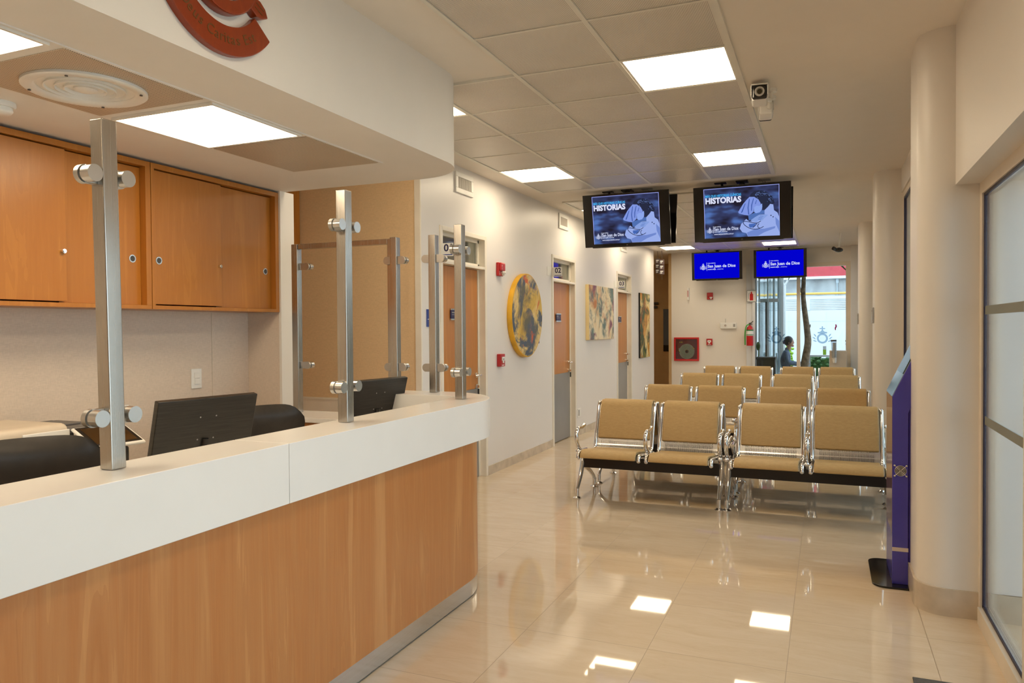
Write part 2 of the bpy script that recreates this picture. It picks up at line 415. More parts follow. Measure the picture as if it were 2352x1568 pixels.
# back wall of the reception, recess and pilaster
b = MB(); b.box(-3.95, -3.85, -4, 4.25, 0, ZS); struct('wall_back', b, M_['backwall'])
b = MB()
for y in (1.0, 2.43, 3.9): b.box(-3.8505, -3.8485, y, y+.004, .1, 1.6)
struct('trim_1', b, M_['skirt'])
b = MB(); b.box(-3.85, -3.562, 4.25, 4.385, 0, ZS); struct('wall_recess', b, M_['backwall'])
b = MB(); b.box(-3.565, -3.545, 4.245, 4.392, 0, ZS); b.box(-3.85, -3.565, 4.385, 4.40, 0, ZS); struct('trim_2', b, M_['cream'])
b = MB(); b.box(-5.1, XL-.13, 5.54, 5.56, 0, ZC); b.box(XL-.13, XL-.002, 5.536, 5.54, 0, ZC); struct('wall_far_beige', b, M_['warmlitwall'])
b = MB(); b.box(-5.1, XL-.001, 5.515, 5.54, 0, .86); b.box(-5.1, XL-.001, 5.505, 5.545, .86, .875); struct('trim_3', b, M_['frame'])
b = MB(); b.box(XL-.055, XL+.004, 5.525, 5.545, 0, ZC, .004); struct('trim_4', b, M_['frame'])
b = MB(); b.box(-5.2, -5.1, 4.4, 5.7, 0, ZC); b.box(-5.1, -3.85, 4.34, 4.40, 0, ZC); struct('wall_passage', b, M_['warmlitwall'])

# dropped bulkhead over the counter
def rounded(x1, y1, r, x0, y0, n=18):
    """outline: straight along x=x1, rounded corner, straight along y=y1"""
    p = [(x1, y0)]
    for k in range(n+1):
        a = k/n*PI/2; p.append((x1-r+r*math.cos(a), y1-r+r*math.sin(a)))
    return p+[(x0, y1), (x0, y0)]
def holed(mb, outline, holes, z0, h):
    t = bmesh.new(); es = []
    for lp in [outline]+holes:
        vs = [t.verts.new((x, y, z0)) for x, y in lp]
        es += [t.edges.new((vs[i], vs[(i+1) % len(vs)])) for i in range(len(vs))]
    bmesh.ops.triangle_fill(t, edges=es, use_beauty=True)
    r = bmesh.ops.extrude_face_region(t, geom=list(t.faces))
    bmesh.ops.translate(t, vec=(0, 0, h), verts=[v for v in r['geom'] if isinstance(v, bmesh.types.BMVert)])
    mb._add(t); return mb
HOLE = [(-2.735+.192*math.cos(2*PI*k/40), 2.125+.192*math.sin(2*PI*k/40)) for k in range(40)]
b = holed(MB(), rounded(-2.05, 4.30, .38, -3.95, -4), [HOLE], ZS, ZC-ZS); struct('ceiling_bulkhead', b, M_['soffit'])
# perforated panels in the bulkhead
b = MB()
holed(b, [(-3.03, 1.80), (-2.42, 1.80), (-2.42, 2.425), (-3.03, 2.425)], [HOLE], ZS-.004, .0038); b.box(-3.03, -2.42, 3.105, 3.76, ZS-.004, ZS-.0002)
struct('ceiling_panels', b, M_['tile2'])
b = MB()
for y0, y1 in ((1.13, 1.765), (2.45, 3.08)):
    b.box(-3.04, -2.395, y0, y0+.018, ZS-.006, ZS); b.box(-3.04, -2.395, y1-.018, y1, ZS-.006, ZS)
    b.box(-3.04, -3.022, y0, y1, ZS-.006, ZS); b.box(-2.413, -2.395, y0, y1, ZS-.006, ZS)
b = MB(); b.box(-2.411, -2.398, 1.0, 3.78, ZS-.005, ZS-.0002)
struct('trim_5', b, M_['soffit'])

# metal panel ceilings of the corridor: plates and bars
GX = [-2.9+.605*i for i in range(5)]
def grid(rows, y_of, cols_of, lights, name, nm2):
    bp, bb = MB(), MB()
    for r in rows:
        for c in cols_of(r):
            if (c, r) in lights: continue
            bp.box(GX[c]+.006, GX[c+1]-.006, y_of(r)+.006, y_of(r+1)-.006, ZC-.012, ZC-.002)
    for r in list(rows)+[rows[-1]+1]:
        cs = cols_of(min(max(r, rows[0]), rows[-1])) if r <= rows[-1] else cols_of(rows[-1])
        wide = set(cs) | set(cols_of(r-1) if r-1 in rows else [])
        b0, b1 = GX[min(wide)], GX[max(wide)+1]
        bb.box(b0-.012, b1+.012, y_of(r)-.008, y_of(r)+.008, ZC-.016, ZC)
    for c in range(5):
        rr = [r for r in rows if c in cols_of(r) or c-1 in cols_of(r)]
        w = .018 if c in (0, 4) else .012
        if rr: bb.box(GX[c]-w, GX[c]+w, y_of(rr[0])-.008, y_of(rr[-1]+1)+.008, ZC-.018, ZC)
    o = struct(name, bp, M_['tile']); struct(nm2, bb, M_['tbar'])
Y1 = lambda r: 7.80-.61*(6-r)                              # r = 6 is the far edge; r may be negative
Y2 = lambda r: 8.54+.61*r
NEAR_L = {(3, 0), (0, 0), (0, 4), (3, 4), (3, -4), (3, -8)}
FAR_L = {(0, 1), (3, 1), (0, 5), (3, 5), (0, 9), (3, 9)}
grid(list(range(-12, 6)), Y1, lambda r: [0, 1, 2, 3] if r >= 0 else [2, 3], NEAR_L, 'ceiling_grid_near', 'ceiling_bars_near')
grid(list(range(0, 11)), Y2, lambda r: [0, 1, 2, 3], FAR_L, 'ceiling_grid_far', 'ceiling_bars_far')
def light(x0, x1, y0, y1, z, label, grp='square light panels in the ceiling'):
    t = thing('ceiling_light', ((x0+x1)/2, (y0+y1)/2, z), label, 'light', grp)
    f = MB()
    for a in ((x0, x1, y0, y0+.014), (x0, x1, y1-.014, y1), (x0, x0+.014, y0+.014, y1-.014), (x1-.014, x1, y0+.014, y1-.014)): f.box(*a, z-.012, z)
    obj('frame', f, M_['lightframe'], t)
    d = MB(); d.box(x0+.014, x1-.014, y0+.014, y1-.014, z-.009, z-.001); obj('diffuser', d, M_['lightglow'], t)
NL = {(3, 0): 'large lit square panel in the corridor ceiling beside the two bullet cameras',
      (0, 0): 'lit square panel mostly hidden behind the curved end of the bulkhead',
      (0, 4): 'lit square panel near the left wall air vents, before the hanging televisions',
      (3, 4): 'lit square panel in the corridor ceiling just before the right hanging television',
      (3, -4): 'lit square panel in the ceiling beside the bulkhead emblem, mirrored in the floor tiles',
      (3, -8): 'lit square panel at the start of the corridor ceiling, nearest the entrance'}
for (c, r), lb in NL.items(): light(GX[c]+.012, GX[c+1]-.012, Y1(r)+.008, Y1(r+1)-.008, ZC-.002, lb)
FLb = {(0, 1): 'lit square panel behind the left hanging television', (3, 1): 'lit square panel behind the right hanging television',
       (0, 5): 'lit square panel halfway down the far ceiling, on the side of the left wall', (3, 5): 'lit square panel halfway down the far ceiling, on the side of the window wall',
       (0, 9): 'lit square panel at the far end of the ceiling near the hanging direction sign', (3, 9): 'lit square panel at the far end of the ceiling above the right blue television'}
for (c, r), lb in FLb.items(): light(GX[c]+.012, GX[c+1]-.012, Y2(r)+.008, Y2(r+1)-.008, ZC-.002, lb)
light(-3.02, -2.415, 2.47, 3.06, ZS-.001, 'lit square panel in the bulkhead beyond the round air diffuser')
light(-3.02, -2.415, 1.15, 1.745, ZS-.001, 'lit square panel in the bulkhead on the near side of the round air diffuser')
light(-3.02, -2.415, -.9, -.3, ZS-.001, 'lit square panel in the bulkhead furthest from the diffuser')
for k, (yc, lb) in enumerate(((6.4, 'lit ceiling panel in the room behind door 01'), (9.3, 'lit ceiling panel in the room behind door 02'), (12.5, 'lit ceiling panel in the room behind door 03'))):
    light(-4.5, -4.1, yc-.2, yc+.2, ZC-.002, lb, 'ceiling lights of the consulting rooms')
light(-5.3, -4.75, 15.9, 16.45, ZC-.002, 'unseen ceiling panel added to brighten the brown hall', 'ceiling lights of the consulting rooms')  # out-of-view panel, added to lift the brightness of the hall

# right side: window wall with rounded columns
def column(y0, y1, name, r=.15):
    p = []
    for cx, cy, a0 in ((.44+r, y1-r, 90), (.44+r, y0+r, 180)):
        for k in range(13): a = math.radians(a0+90*k/12); p.append((cx+r*math.cos(a), cy+r*math.sin(a)))
    p += [(1.0, y0), (1.0, y1)]
    b = MB(); b.prism(p, ZC, Matrix.Identity(4)); struct('wall_right_'+name, b, M_['cream'], ang=.5)
    q = [(x-.012 if x < .9 else x, y) for x, y in p]
    cxm = sum(v[0] for v in p)/len(p); cym = (y0+y1)/2
    q = [(x-.012 if x < .9 else x, y+(-.012 if y < cym else .012) if x < .62 or True else y) for x, y in p]
    b = MB(); b.prism(q, .14, Matrix.Identity(4)); struct('baseboard_'+name, b, M_['skirt'], ang=.5)
column(4.36, 4.95, 'near'); column(8.12, 8.72, 'middle'); column(12.02, 12.62, 'far')
b = MB(); b.box(.42, 1.0, 15.42, 15.7, 0, ZC, .01); struct('wall_right_end', b, M_['wall'])
b = MB(); b.box(.60, .95, -4, 4.37, 2.19, ZC); b.box(.60, .95, -4, -.46, 0, 2.19); struct('wall_right', b, M_['cream'])  # lower box is an unseen wall, added to cut daylight on the counter
b = MB()
for y0, y1 in ((4.95, 8.12), (8.72, 12.02), (12.62, 15.42)): b.box(.665, .95, y0, y1, 2.76, ZC)
struct('wall_right_lintel', b, M_['cream'])
# entrance glazing
w = MB(); x0, x1 = .705, .765
w.box(x0, x1, 4.30, 4.36, 0, 2.19); w.box(x0, x1, -.46, 4.30, 2.13, 2.19); w.box(x0-.012, x1, -.46, 4.30, 0, .085)
for y in (3.44, 1.9, .35, -.40): w.box(x0, x1, y-.06, y, .085, 2.13)
g = struct('window_1', w, M_['winframe'])
gk = MB()
for y1, y0 in ((4.30, 3.44), (3.38, 1.9), (1.84, .35), (.29, -.40)):
    gk.box(x0+.008, x0+.03, y0, y0+.014, .085, 2.13); gk.box(x0+.008, x0+.03, y1-.014, y1, .085, 2.13)
    gk.box(x0+.008, x0+.03, y0, y1, .085, .097); gk.box(x0+.008, x0+.03, y0, y1, 2.116, 2.13)
obj('gasket', gk, M_['gasket'], g)
gp = MB()
for y1, y0 in ((4.282, 3.458), (3.362, 1.918), (1.822, .368), (.272, -.382)): gp.box(x0+.014, x0+.018, y0, y1, .1, 2.112)
obj('pane', gp, M_['glass'], g)
tp = MB()
for y1, y0 in ((4.282, 3.458), (3.362, 1.918), (1.822, .368)):
    for z in (1.535, .995): tp.box(x0+.0125, x0+.0135, y0, y1, z, z+.042)
obj('safety_stripe', tp, M_['tape'], g)
# high windows between the columns
for n, (y0, y1) in enumerate(((4.95, 8.12), (8.72, 12.02), (12.62, 15.42))):
    w = MB(); a, c = .68, .74; ym = y1-.78
    w.box(a, c, y0, y1, 2.70, 2.76); w.box(a, c, y0, y1, 0, .08); w.box(a, c, y0, y0+.05, .08, 2.7); w.box(a, c, y1-.12, y1, .08, 2.7); w.box(a-.01, c, ym-.11, ym, .08, 2.7, .006)
    g = struct('window_%d' % (n+2), w, M_['winframe'])
    gk = MB()
    for p, q in ((ym, y1-.12), (y0+.05, ym-.11)):
        gk.box(a-.003, a+.02, p, p+.02, .08, 2.7); gk.box(a-.003, a+.02, q-.02, q, .08, 2.7); gk.box(a-.003, a+.02, p, q, .08, .1); gk.box(a-.003, a+.02, p, q, 2.68, 2.7)
    obj('gasket', gk, M_['gasket'], g)
    gp = MB()
    for p, q in ((ym+.02, y1-.14), (y0+.07, ym-.13)): gp.box(a+.008, a+.012, p, q, .1, 2.68)
    obj('pane', gp, M_['glass'], g)
# entrance lobby outside the glass
b = MB(); b.box(.80, 5.0, 4.36, 4.5, 0, 3.3); struct('wall_lobby', b, M_['wall'])
b = MB(); b.box(.80, 5.0, 4.345, 4.36, 0, .14); struct('baseboard_lobby', b, M_['skirt'])
b = MB(); b.box(5.0, 5.12, 4.36, 15.9, -.1, 2.4); b.box(1.0, 5.0, 15.75, 15.9, -.1, 3.3); struct('wall_outer', b, mat('grey_green_render', (.34, .36, .33), .9))
b = MB(); b.box(-6, .95, -4.1, -4, 0, ZC); struct('wall_entry', b, M_['wall'])

# end wall
b = MB(); b.box(-2.94, -1.456, YE, YE+.15, 0, ZC); b.box(-1.456, .42, YE, YE+.15, 2.70, ZC); struct('wall_end', b, M_['cream'])
b = MB(); b.box(-2.952, -1.456, YE-.012, YE, 0, .1); struct('baseboard_end', b, M_['skirt'])
b = MB(); b.box(-1.46, -1.29, YE-.02, YE+.10, 0, 2.70, .004); b.box(-1.345, -1.29, YE-.05, YE+.10, 0, 2.70, .004); struct('trim_6', b, M_['fence'])
w = MB()
w.box(-1.29, .42, YE+.02, YE+.08, 2.62, 2.70); w.box(.34, .42, YE+.0, YE+.08, 0, 2.70); w.box(-.53, -.465, YE+.0, YE+.08, 0, 2.62); w.box(-1.29, .42, YE+.02, YE+.08, 0, .06)
g = struct('window_5', w, M_['winframe'])
gp = MB(); gp.box(-1.29, -.53, YE+.04, YE+.044, .06, 2.62); gp.box(-.465, .34, YE+.04, YE+.044, .06, 2.62); obj('pane', gp, M_['glass'], g)
# dark hall on the left of the end wall
b = MB(); b.box(-6, -2.5, 18, 18.1, 0, ZC); b.box(-6.1, -6, 14.7, 18.1, 0, ZC); b.box(-3.0, -2.94, YE, 18, 0, ZC); b.box(-6, -5.0, 14.7, 14.76, 0, ZC); b.box(-5.1, XL-.13, 14.762, 14.80, 0, ZC)
struct('wall_hall', b, M_['hall'])
w = MB(); w.box(-4.6, -3.05, 17.955, 18, 0, 2.12); d4 = struct('door_4', w, M_['hall'])
gp = MB(); gp.box(-3.60, -3.10, 17.945, 17.956, 1.05, 1.91); obj('pane', gp, mat('dim_blue_pane', (.10, .13, .17), .2), d4)
gp = MB(); gp.box(-3.60, -3.10, 17.944, 17.957, .90, 1.05); obj('sill_panel', gp, M_['blackgloss'], d4)
hg = MB(); hg.cyl((-3.95, 17.93, 2.05), (-3.72, 17.93, 2.05), .03); hg.box(-3.85, -3.74, 17.9, 17.955, 1.93, 1.99, .01); obj('door_closer', hg, M_['darkgrey'], d4)

# corridor doors
for n, (y0, y1) in enumerate(DOORS):
    f = MB(); X = XL; a = .05
    for xa, xb, w_ in ((X-.14, X+.012, .032), (X-.10, X-.055, .062)):
        f.box(xa, xb, y0-.035 if w_ < .05 else y0, y0+w_-.02, 0, 2.40, .003); f.box(xa, xb, y1-w_+.02, y1+.035 if w_ < .05 else y1, 0, 2.40, .003)
        f.box(xa, xb, y0, y1, 2.40-w_-.01, 2.40, .003); f.box(xa, xb, y0, y1, 2.065, 2.065+w_-.005, .003)
    d = struct('door_%d' % (n+1), f, M_['frame'])
    l = MB(); l.box(X-.10, X-.06, y0+.03, y1-.05, .885, 2.06); obj('door_leaf', l, M_['doorwood'], d)
    l = MB(); l.box(X-.101, X-.059, y0+.03, y1-.05, .012, .884); obj('kick_panel', l, M_['alu'], d)
    l = MB(); l.box(X-.08, X-.076, y0+.03, y1-.03, 2.11, 2.35); obj('transom_pane', l, M_['glass'], d)
    h = MB(); yh = y1-.10; zh = 1.02
    h.cyl((X-.06, yh, zh), (X-.05, yh, zh), .026); h.cyl((X-.055, yh, zh), (X-.005, yh, zh), .011); h.tube([(X-.005, yh+.012, zh), (X-.002, yh-.04, zh), (X-.008, yh-.11, zh-.004)], .011)
    obj('door_handle', h, M_['chrome'], d)
    h = MB(); h.cyl((X-.06, yh, zh-.11), (X-.045, yh, zh-.11), .024); h.box(X-.045, X-.02, yh-.003, yh+.003, zh-.125, zh-.1)
    lk = obj('lock', h, M_['chrome'], d)
    h = MB(); h.box(X-.035, X-.022, yh-.012, yh+.012, zh-.20, zh-.135, .004); obj('key_fob', h, M_['black'], lk)
# ------------------------------------------------------------------ reception
def offset_outline(x1, y1, r, x0, y0, n=18): return rounded(x1, y1, r, x0, y0, n)
rc = thing('reception_counter', (-2.0, 1.8, 0), 'long reception counter with white top band and wood veneer front, rounded at its far end', 'counter')
def counter_pts():
    out = [(-1.775, None)]
    o = []
    for k in range(25):
        a = k/24*PI/2; o.append((-1.775-.52+.52*math.cos(a), 4.30-.52+.52*math.sin(a)))
    i = []
    for k in range(13):
        a = k/12*PI/2; i.append((-2.03-.1+.1*math.cos(a), 4.03-.1+.1*math.sin(a)))
    return o, i
o_, i_ = counter_pts()
far = [(-1.775, 2.1605)]+o_+[(-2.63, 4.30), (-2.63, 4.03)]+i_[::-1]+[(-2.03, 2.1605)]
b = MB(); b.prism(far, .217, Matrix.Translation((0, 0, .86)), bev=.003); obj('countertop', b, M_['white'], rc, ang=.5)
b = MB(); b.box(-2.03, -1.775, -2.5, 2.1585, .86, 1.077, .003); obj('countertop', b, M_['white'], rc)
def skin_wall(off, z0, z1, th, m, name):
    o = [(-1.775-off, -2.5)]
    r = .45
    for k in range(25):
        a = k/24*PI/2; o.append((-1.775-off-r+r*math.cos(a), 4.145-off-r+r*math.sin(a)))
    o.append((-2.62, 4.145-off))
    inn = [(-1.775-off-th, -2.5)]
    r2 = r-th
    for k in range(25):
        a = k/24*PI/2; inn.append((-1.775-off-r+r2*math.cos(a), 4.145-off-r+r2*math.sin(a)))
    inn.append((-2.62, 4.145-off-th))
    t = MB()
    for j in range(len(o)-1):
        t.prism([o[j], o[j+1], inn[j+1], inn[j]], z1-z0, Matrix.Translation((0, 0, z0)))
    bmesh.ops.remove_doubles(t.bm, verts=t.bm.verts, dist=1e-5)
    seen = {}
    for f in list(t.bm.faces):
        k = frozenset(v.index for v in f.verts)
    t.bm.verts.index_update(); kill = []
    for f in t.bm.faces:
        k = frozenset(v.index for v in f.verts)
        if k in seen: kill += [f, seen[k]]
        seen[k] = f
    bmesh.ops.delete(t.bm, geom=list(set(kill)), context='FACES_ONLY')
    bmesh.ops.recalc_face_normals(t.bm, faces=t.bm.faces)
    return obj(name, t, m, rc, ang=.5)
skin_wall(.025, .099, .862, .03, M_['counterwood'], 'wood_panel')
skin_wall(.028, .011, .101, .02, M_['kick'], 'kick_plate')
b = MB(); b.cyl((-1.86, 3.60, 0), (-1.86, 3.60, .03), .022); b.cyl((-1.855, 3.55, 0), (-1.855, 3.55, .012), .03); obj('levelling_foot', b, M_['black'], rc)
b = MB(); b.box(-2.06, -2.035, -2.5, 3.95, .05, .86); b.box(-2.62, -2.08, 4.03, 4.05, .05, .86); obj('inner_panel', b, M_['white'], rc)
b = MB(); b.box(-2.80, -2.062, 2.2, 3.80, .705, .74, .004); b.box(-2.78, -2.75, 2.22, 2.27, 0, .71); b.box(-2.78, -2.75, 3.7, 3.75, 0, .71); obj('desk_surface', b, M_['white'], rc)

# low side counter below the framed screen
t = thing('side_counter', (-3.03, 4.18, 0), 'low white-topped side counter with a wood front under the framed screen', 'counter')
b = MB(); b.prism([(-3.50, 4.12), (-3.42, 4.0), (-2.645, 4.0), (-2.645, 4.37), (-3.50, 4.37)], .032, Matrix.Translation((0, 0, .873)), bev=.003); obj('countertop', b, M_['white'], t)
b = MB(); b.box(-3.40, -2.66, 4.03, 4.36, .02, .873); obj('body', b, M_['doorwood'], t)
b = MB(); b.box(-3.44, -3.41, 4.0, 4.03, .76, .85, .004); b.box(-3.425, -3.405, 3.995, 4.03, .78, .83, .003); obj('hinge', b, M_['black'], t)

# steel posts with glass clamps
def post(name, x, y, z0, z1, lab, axis='x', clamps=((-1, 1.935), (1, 1.935), (-1, 1.233), (1, 1.233)), lean=0, w=.05, grp='steel screen posts along the counter'):
    t = thing(name, (x, y, z0), lab, 'post', grp)
    h = w/2; b = MB(); Mx = Matrix.Translation((x, y, z0)) @ Matrix.Rotation(lean, 4, 'X') @ Matrix.Translation((-x, -y, -z0))
    b.box(x-h, x+h, y-h, y+h, z0+.0005, z1, .0035, M=Mx); obj('post', b, M_['steelpost'], t)
    for s, zc in clamps:
        c = MB(); d = MB()
        if axis == 'x':                                    # clamps on the faces along y, discs turned to the corridor
            yc = y+s*.055
            c.box(x-.022, x+.002, min(y+s*h, y+s*.06), max(y+s*h, y+s*.06), zc-.026, zc+.026, .002, M=Mx)
            c.cyl((x-.024, yc, zc), (x-.006, yc, zc), .0275, seg=28, M=Mx)
            d.cyl((x-.001, yc, zc), (x+.032, yc, zc), .0245, seg=32, M=Mx); d.cyl((x-.006, yc, zc), (x-.001, yc, zc), .02, M=Mx)
        else:                                              # plates seen flat, discs turned to the far side
            xc = x+s*.055
            c.box(min(x+s*h, x+s*.06), max(x+s*h, x+s*.06), y-.012, y+.002, zc-.026, zc+.026, .002, M=Mx)
            c.cyl((xc, y-.0135, zc), (xc, y+.0035, zc), .026, seg=28, M=Mx)
            d.cyl((xc+s*.004, y+.008, zc), (xc+s*.004, y+.036, zc), .024, seg=28, M=Mx); d.cyl((xc+s*.004, y+.002, zc), (xc+s*.004, y+.008, zc), .018, M=Mx)
        k = obj('clamp', c, M_['steel'], t); obj('clamp_disc', d, M_['silver'], k)
    return t
post('screen_post', -1.945, 1.58, 1.077, 2.098, 'large steel post with glass clamps standing before the printer and tablet', lean=.015)
post('screen_post', -1.945, 2.745, 1.077, 2.09, 'steel post with glass clamps on the counter between the two monitors')
post('screen_post', -1.945, 3.865, 1.077, 2.08, 'steel post with clamps on the rounded counter end before door 01')
post('screen_post', -2.31, 4.22, 1.077, 2.08, 'steel post with side clamps on the return counter beside the blue wall notice', 'y', ((-1, 1.93), (1, 1.93), (-1, 1.235), (1, 1.235)))
post('screen_post', -2.595, 4.22, 1.077, 2.08, 'steel post with side clamps joined to the framed screen, behind the second monitor', 'y', ((-1, 1.93), (1, 1.93), (-1, 1.235), (1, 1.235)))
t = thing('framed_screen', (-3.02, 4.24, .905), 'steel framed screen with a top rail standing on the low side counter', 'screen')
b = MB(); b.box(-3.428, -3.378, 4.215, 4.265, .9055, 2.075, .003); obj('side_post', b, M_['steelpost'], t)
b = MB(); b.box(-2.655, -2.622, 4.22, 4.26, .9055, 2.075, .003); obj('side_post', b, M_['steelpost'], t)
b = MB(); b.box(-3.375, -2.655, 4.22, 4.26, 2.04, 2.075, .002); obj('top_rail', b, M_['steelpost'], t)
for zc in (1.92, 1.237):
    c = MB(); c.box(-3.376, -3.33, 4.235, 4.247, zc-.024, zc+.024, .002); c.cyl((-3.32, 4.2335, zc), (-3.32, 4.2485, zc), .025); k = obj('clamp', c, M_['steel'], t)
    c = MB(); c.cyl((-3.31, 4.252, zc), (-3.31, 4.28, zc), .022); obj('clamp_disc', c, M_['silver'], k)

# overhead cabinets
def cabinet(y0, y1, lab, hidden_pull):
    t = thing('overhead_cabinet', (-3.7, (y0+y1)/2, 1.607), lab, 'cabinet', 'overhead cabinets on the recess wall')
    z0, z1, xf, xb, k = 1.607, 2.445, -3.558, -3.849, .022
    b = MB(); b.box(xb, xf, y0, y1, z0, z0+k, .001); b.box(xb, xf, y0, y1, z1-.03, z1, .001); b.box(xb, xf, y0, y0+k, z0+k, z1-.03, .001); b.box(xb, xf, y1-k-.012, y1, z0+k, z1-.03, .001); b.box(xb, xb+.01, y0+k, y1-k, z0+k, z1-.03)
    obj('body', b, M_['cabwood'], t)
    ym = (y0+y1)/2
    for s in (0, 1):
        ya, yb = (y0+k+.003, ym+.012) if s == 0 else (ym-.012, y1-k-.014)
        xd = xf-.016 if s == 0 else xf-.044
        b = MB(); b.box(xd-.018, xd, ya, yb, z0+k+(.008 if s == 0 else .002), z1-.036, .001); d = obj('sliding_door', b, M_['cabwood'], t)
        yp = ya+.035 if s == 0 else yb-.055
        b = MB(); q = Matrix.Translation((xd, yp, 1.89)) @ Matrix.Rotation(PI/2, 4, 'Y')
        b.lathe([(.014, -.003), (.016, .003), (.022, .003), (.023, 0), (.023, -.002)], M=q); pl = obj('pull_ring', b, M_['silver'], d)
        b = MB(); b.cyl((xd+.0002, yp, 1.89), (xd+.0012, yp, 1.89), .0155); obj('pull_recess', b, M_['darkgrey'], pl)
        if s == 0:
            b = MB(); b.cyl((xd, yb-.022, 1.89), (xd+.018, yb-.022, 1.89), .011); b.cyl((xd+.018, yb-.022, 1.89), (xd+.022, yb-.022, 1.89), .008); obj('lock', b, M_['chrome'], d)
cabinet(2.12, 3.16, 'overhead wood cabinet with two sliding doors, behind the post nearest on the counter', True)
cabinet(3.165, 4.243, 'overhead wood cabinet with two sliding doors, ending at the white pilaster', False)
t = thing('wall_cabinet', (-4.7, 5.37, 2.20), 'orange wood cabinet edge high up behind the white pilaster', 'cabinet')
b = MB(); b.box(-4.95, -4.395, 5.22, 5.53, 2.21, 2.9, .003); obj('body', b, M_['cabwood'], t)
b = MB(); b.box(-4.94, -4.405, 5.2, 5.219, 2.22, 2.89, .002); obj('door', b, M_['cabwood'], t)
b = MB(); b.box(-3.849, -3.842, 3.715, 3.803, 1.10, 1.23, .003)
t = obj('light_switch', b, M_['whiteplastic']); tag(t, 'white light switch plate on the taupe wall above the first monitor', 'switch')
b = MB(); b.box(-3.842, -3.836, 3.738, 3.782, 1.128, 1.165, .002); b.box(-3.842, -3.836, 3.738, 3.782, 1.168, 1.205, .002); obj('rocker', b, M_['whiteplastic'], t)

# round air diffuser and smoke detector in the bulkhead
t = thing('air_diffuser', (-2.735, 2.125, ZS-.004), 'round white air diffuser with concentric rings in the perforated bulkhead panel', 'air diffuser')
R = 0.225; zz = ZS-.0045
b = MB(); b.lathe([(R-.038, .05), (R-.05, -.002), (R-.04, -.012), (R-.008, -.015), (R, -.009), (R, 0)], (-2.735, 2.125, zz), 48); obj('rim', b, M_['whiteplastic'], t)
for k, r in enumerate((.145, .108, .074)):
    b = MB(); b.lathe([(r-.014, .10), (r-.012, .015), (r, -.010-.001*k), (r+.004, -.009-.001*k), (r-.007, .018), (r-.010, .10)], (-2.735, 2.125, zz), 44); obj('ring', b, M_['whiteplastic'], t)
b = MB(); b.lathe([(.0, -.014), (.03, -.014), (.044, -.008), (.034, .02), (.03, .10), (0, .10)], (-2.735, 2.125, zz), 32); obj('centre_cone', b, M_['whiteplastic'], t)
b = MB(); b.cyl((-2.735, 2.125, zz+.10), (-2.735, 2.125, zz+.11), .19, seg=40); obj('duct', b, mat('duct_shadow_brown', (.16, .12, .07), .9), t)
b = MB()
for a in (.6, 2.17, 3.74, 5.31): b.cyl((-2.735+.205*math.cos(a), 2.125+.205*math.sin(a), zz-.016), (-2.735+.205*math.cos(a), 2.125+.205*math.sin(a), zz-.019), .006)
obj('screw', b, M_['darkgrey'], t)
t = thing('smoke_detector', (-3.25, 2.115, ZS), 'white smoke detector on the bulkhead beside the perforated panel', 'smoke detector')
b = MB(); b.lathe([(.0, 0), (.062, 0), (.064, -.012), (.058, -.022), (0, -.022)], (-3.25, 2.115, ZS)); obj('base', b, M_['whiteplastic'], t)
b = MB(); b.lathe([(.05, -.022), (.052, -.036), (.043, -.048), (0, -.05)], (-3.25, 2.115, ZS)); obj('head', b, M_['whiteplastic'], t)
b = MB(); b.box(-3.25-.02, -3.25+.03, 2.115-.052, 2.115-.04, ZS-.036, ZS-.026); obj('slot', b, M_['blackgloss'], t)

# carved wooden emblem on the bulkhead front
cy, cz, xf = 2.125, 2.805, -2.05
E0 = frame((xf, cy, cz), (0, 1, 0), (0, 0, 1))            # local x = +y, local y = up, local z = +x
t = thing('wooden_emblem', (xf, cy, cz-.33), 'carved red-brown wooden emblem with curved motto banner on the white bulkhead', 'emblem')
def arc(r0, r1, a0, a1, n=40, round_=True):
    o = [(r1*math.cos(a0+(a1-a0)*k/n), r1*math.sin(a0+(a1-a0)*k/n)) for k in range(n+1)]
    i = [(r0*math.cos(a0+(a1-a0)*k/n), r0*math.sin(a0+(a1-a0)*k/n)) for k in range(n+1)]
    return o+i[::-1]
b = MB(); b.prism(arc(.208, .313, math.radians(-218), math.radians(-37), 48), .03, E0, bev=.004); obj('banner', b, M_['emblem'], t, ang=.5)
s = 'Deus Caritas Est'; tb = MB(); ang = math.radians(-137); wd = {'D': 1.1, 'C': 1.1, 'i': .5, 't': .62, 'r': .65, ' ': .6, 's': .85, 'E': 1.0}
tot = sum(wd.get(c, 1) for c in s); step = math.radians(86)/tot
for c in s:
    w_ = wd.get(c, 1); a = ang+step*w_/2; ang += step*w_
    if c == ' ': continue
    rr = .256; p = E0 @ Vector((rr*math.cos(a), rr*math.sin(a), .030))
    ux = E0.to_3x3() @ Vector((-math.sin(a), math.cos(a), 0)); uy = E0.to_3x3() @ Vector((-math.cos(a), -math.sin(a), 0))
    text_mb(tb, c, .052, frame(p, ux, uy), .0012, 'CENTER')
obj('motto', tb, M_['engrave'], t)
b = MB(); b.prism(arc(.118, .168, math.radians(-245), math.radians(65), 48), .045, E0, bev=.006)
b.prism(arc(.118, .168, math.radians(65), math.radians(115), 12), .045, E0); obj('ring', b, M_['emblem'], t, ang=.5)
b = MB(); b.lathe([(0, .072), (.03, .070), (.06, .060), (.085, .044), (.102, .022), (.11, .0005), (0, .0005)], seg=36, M=E0); obj('pomegranate', b, M_['ball'], t)
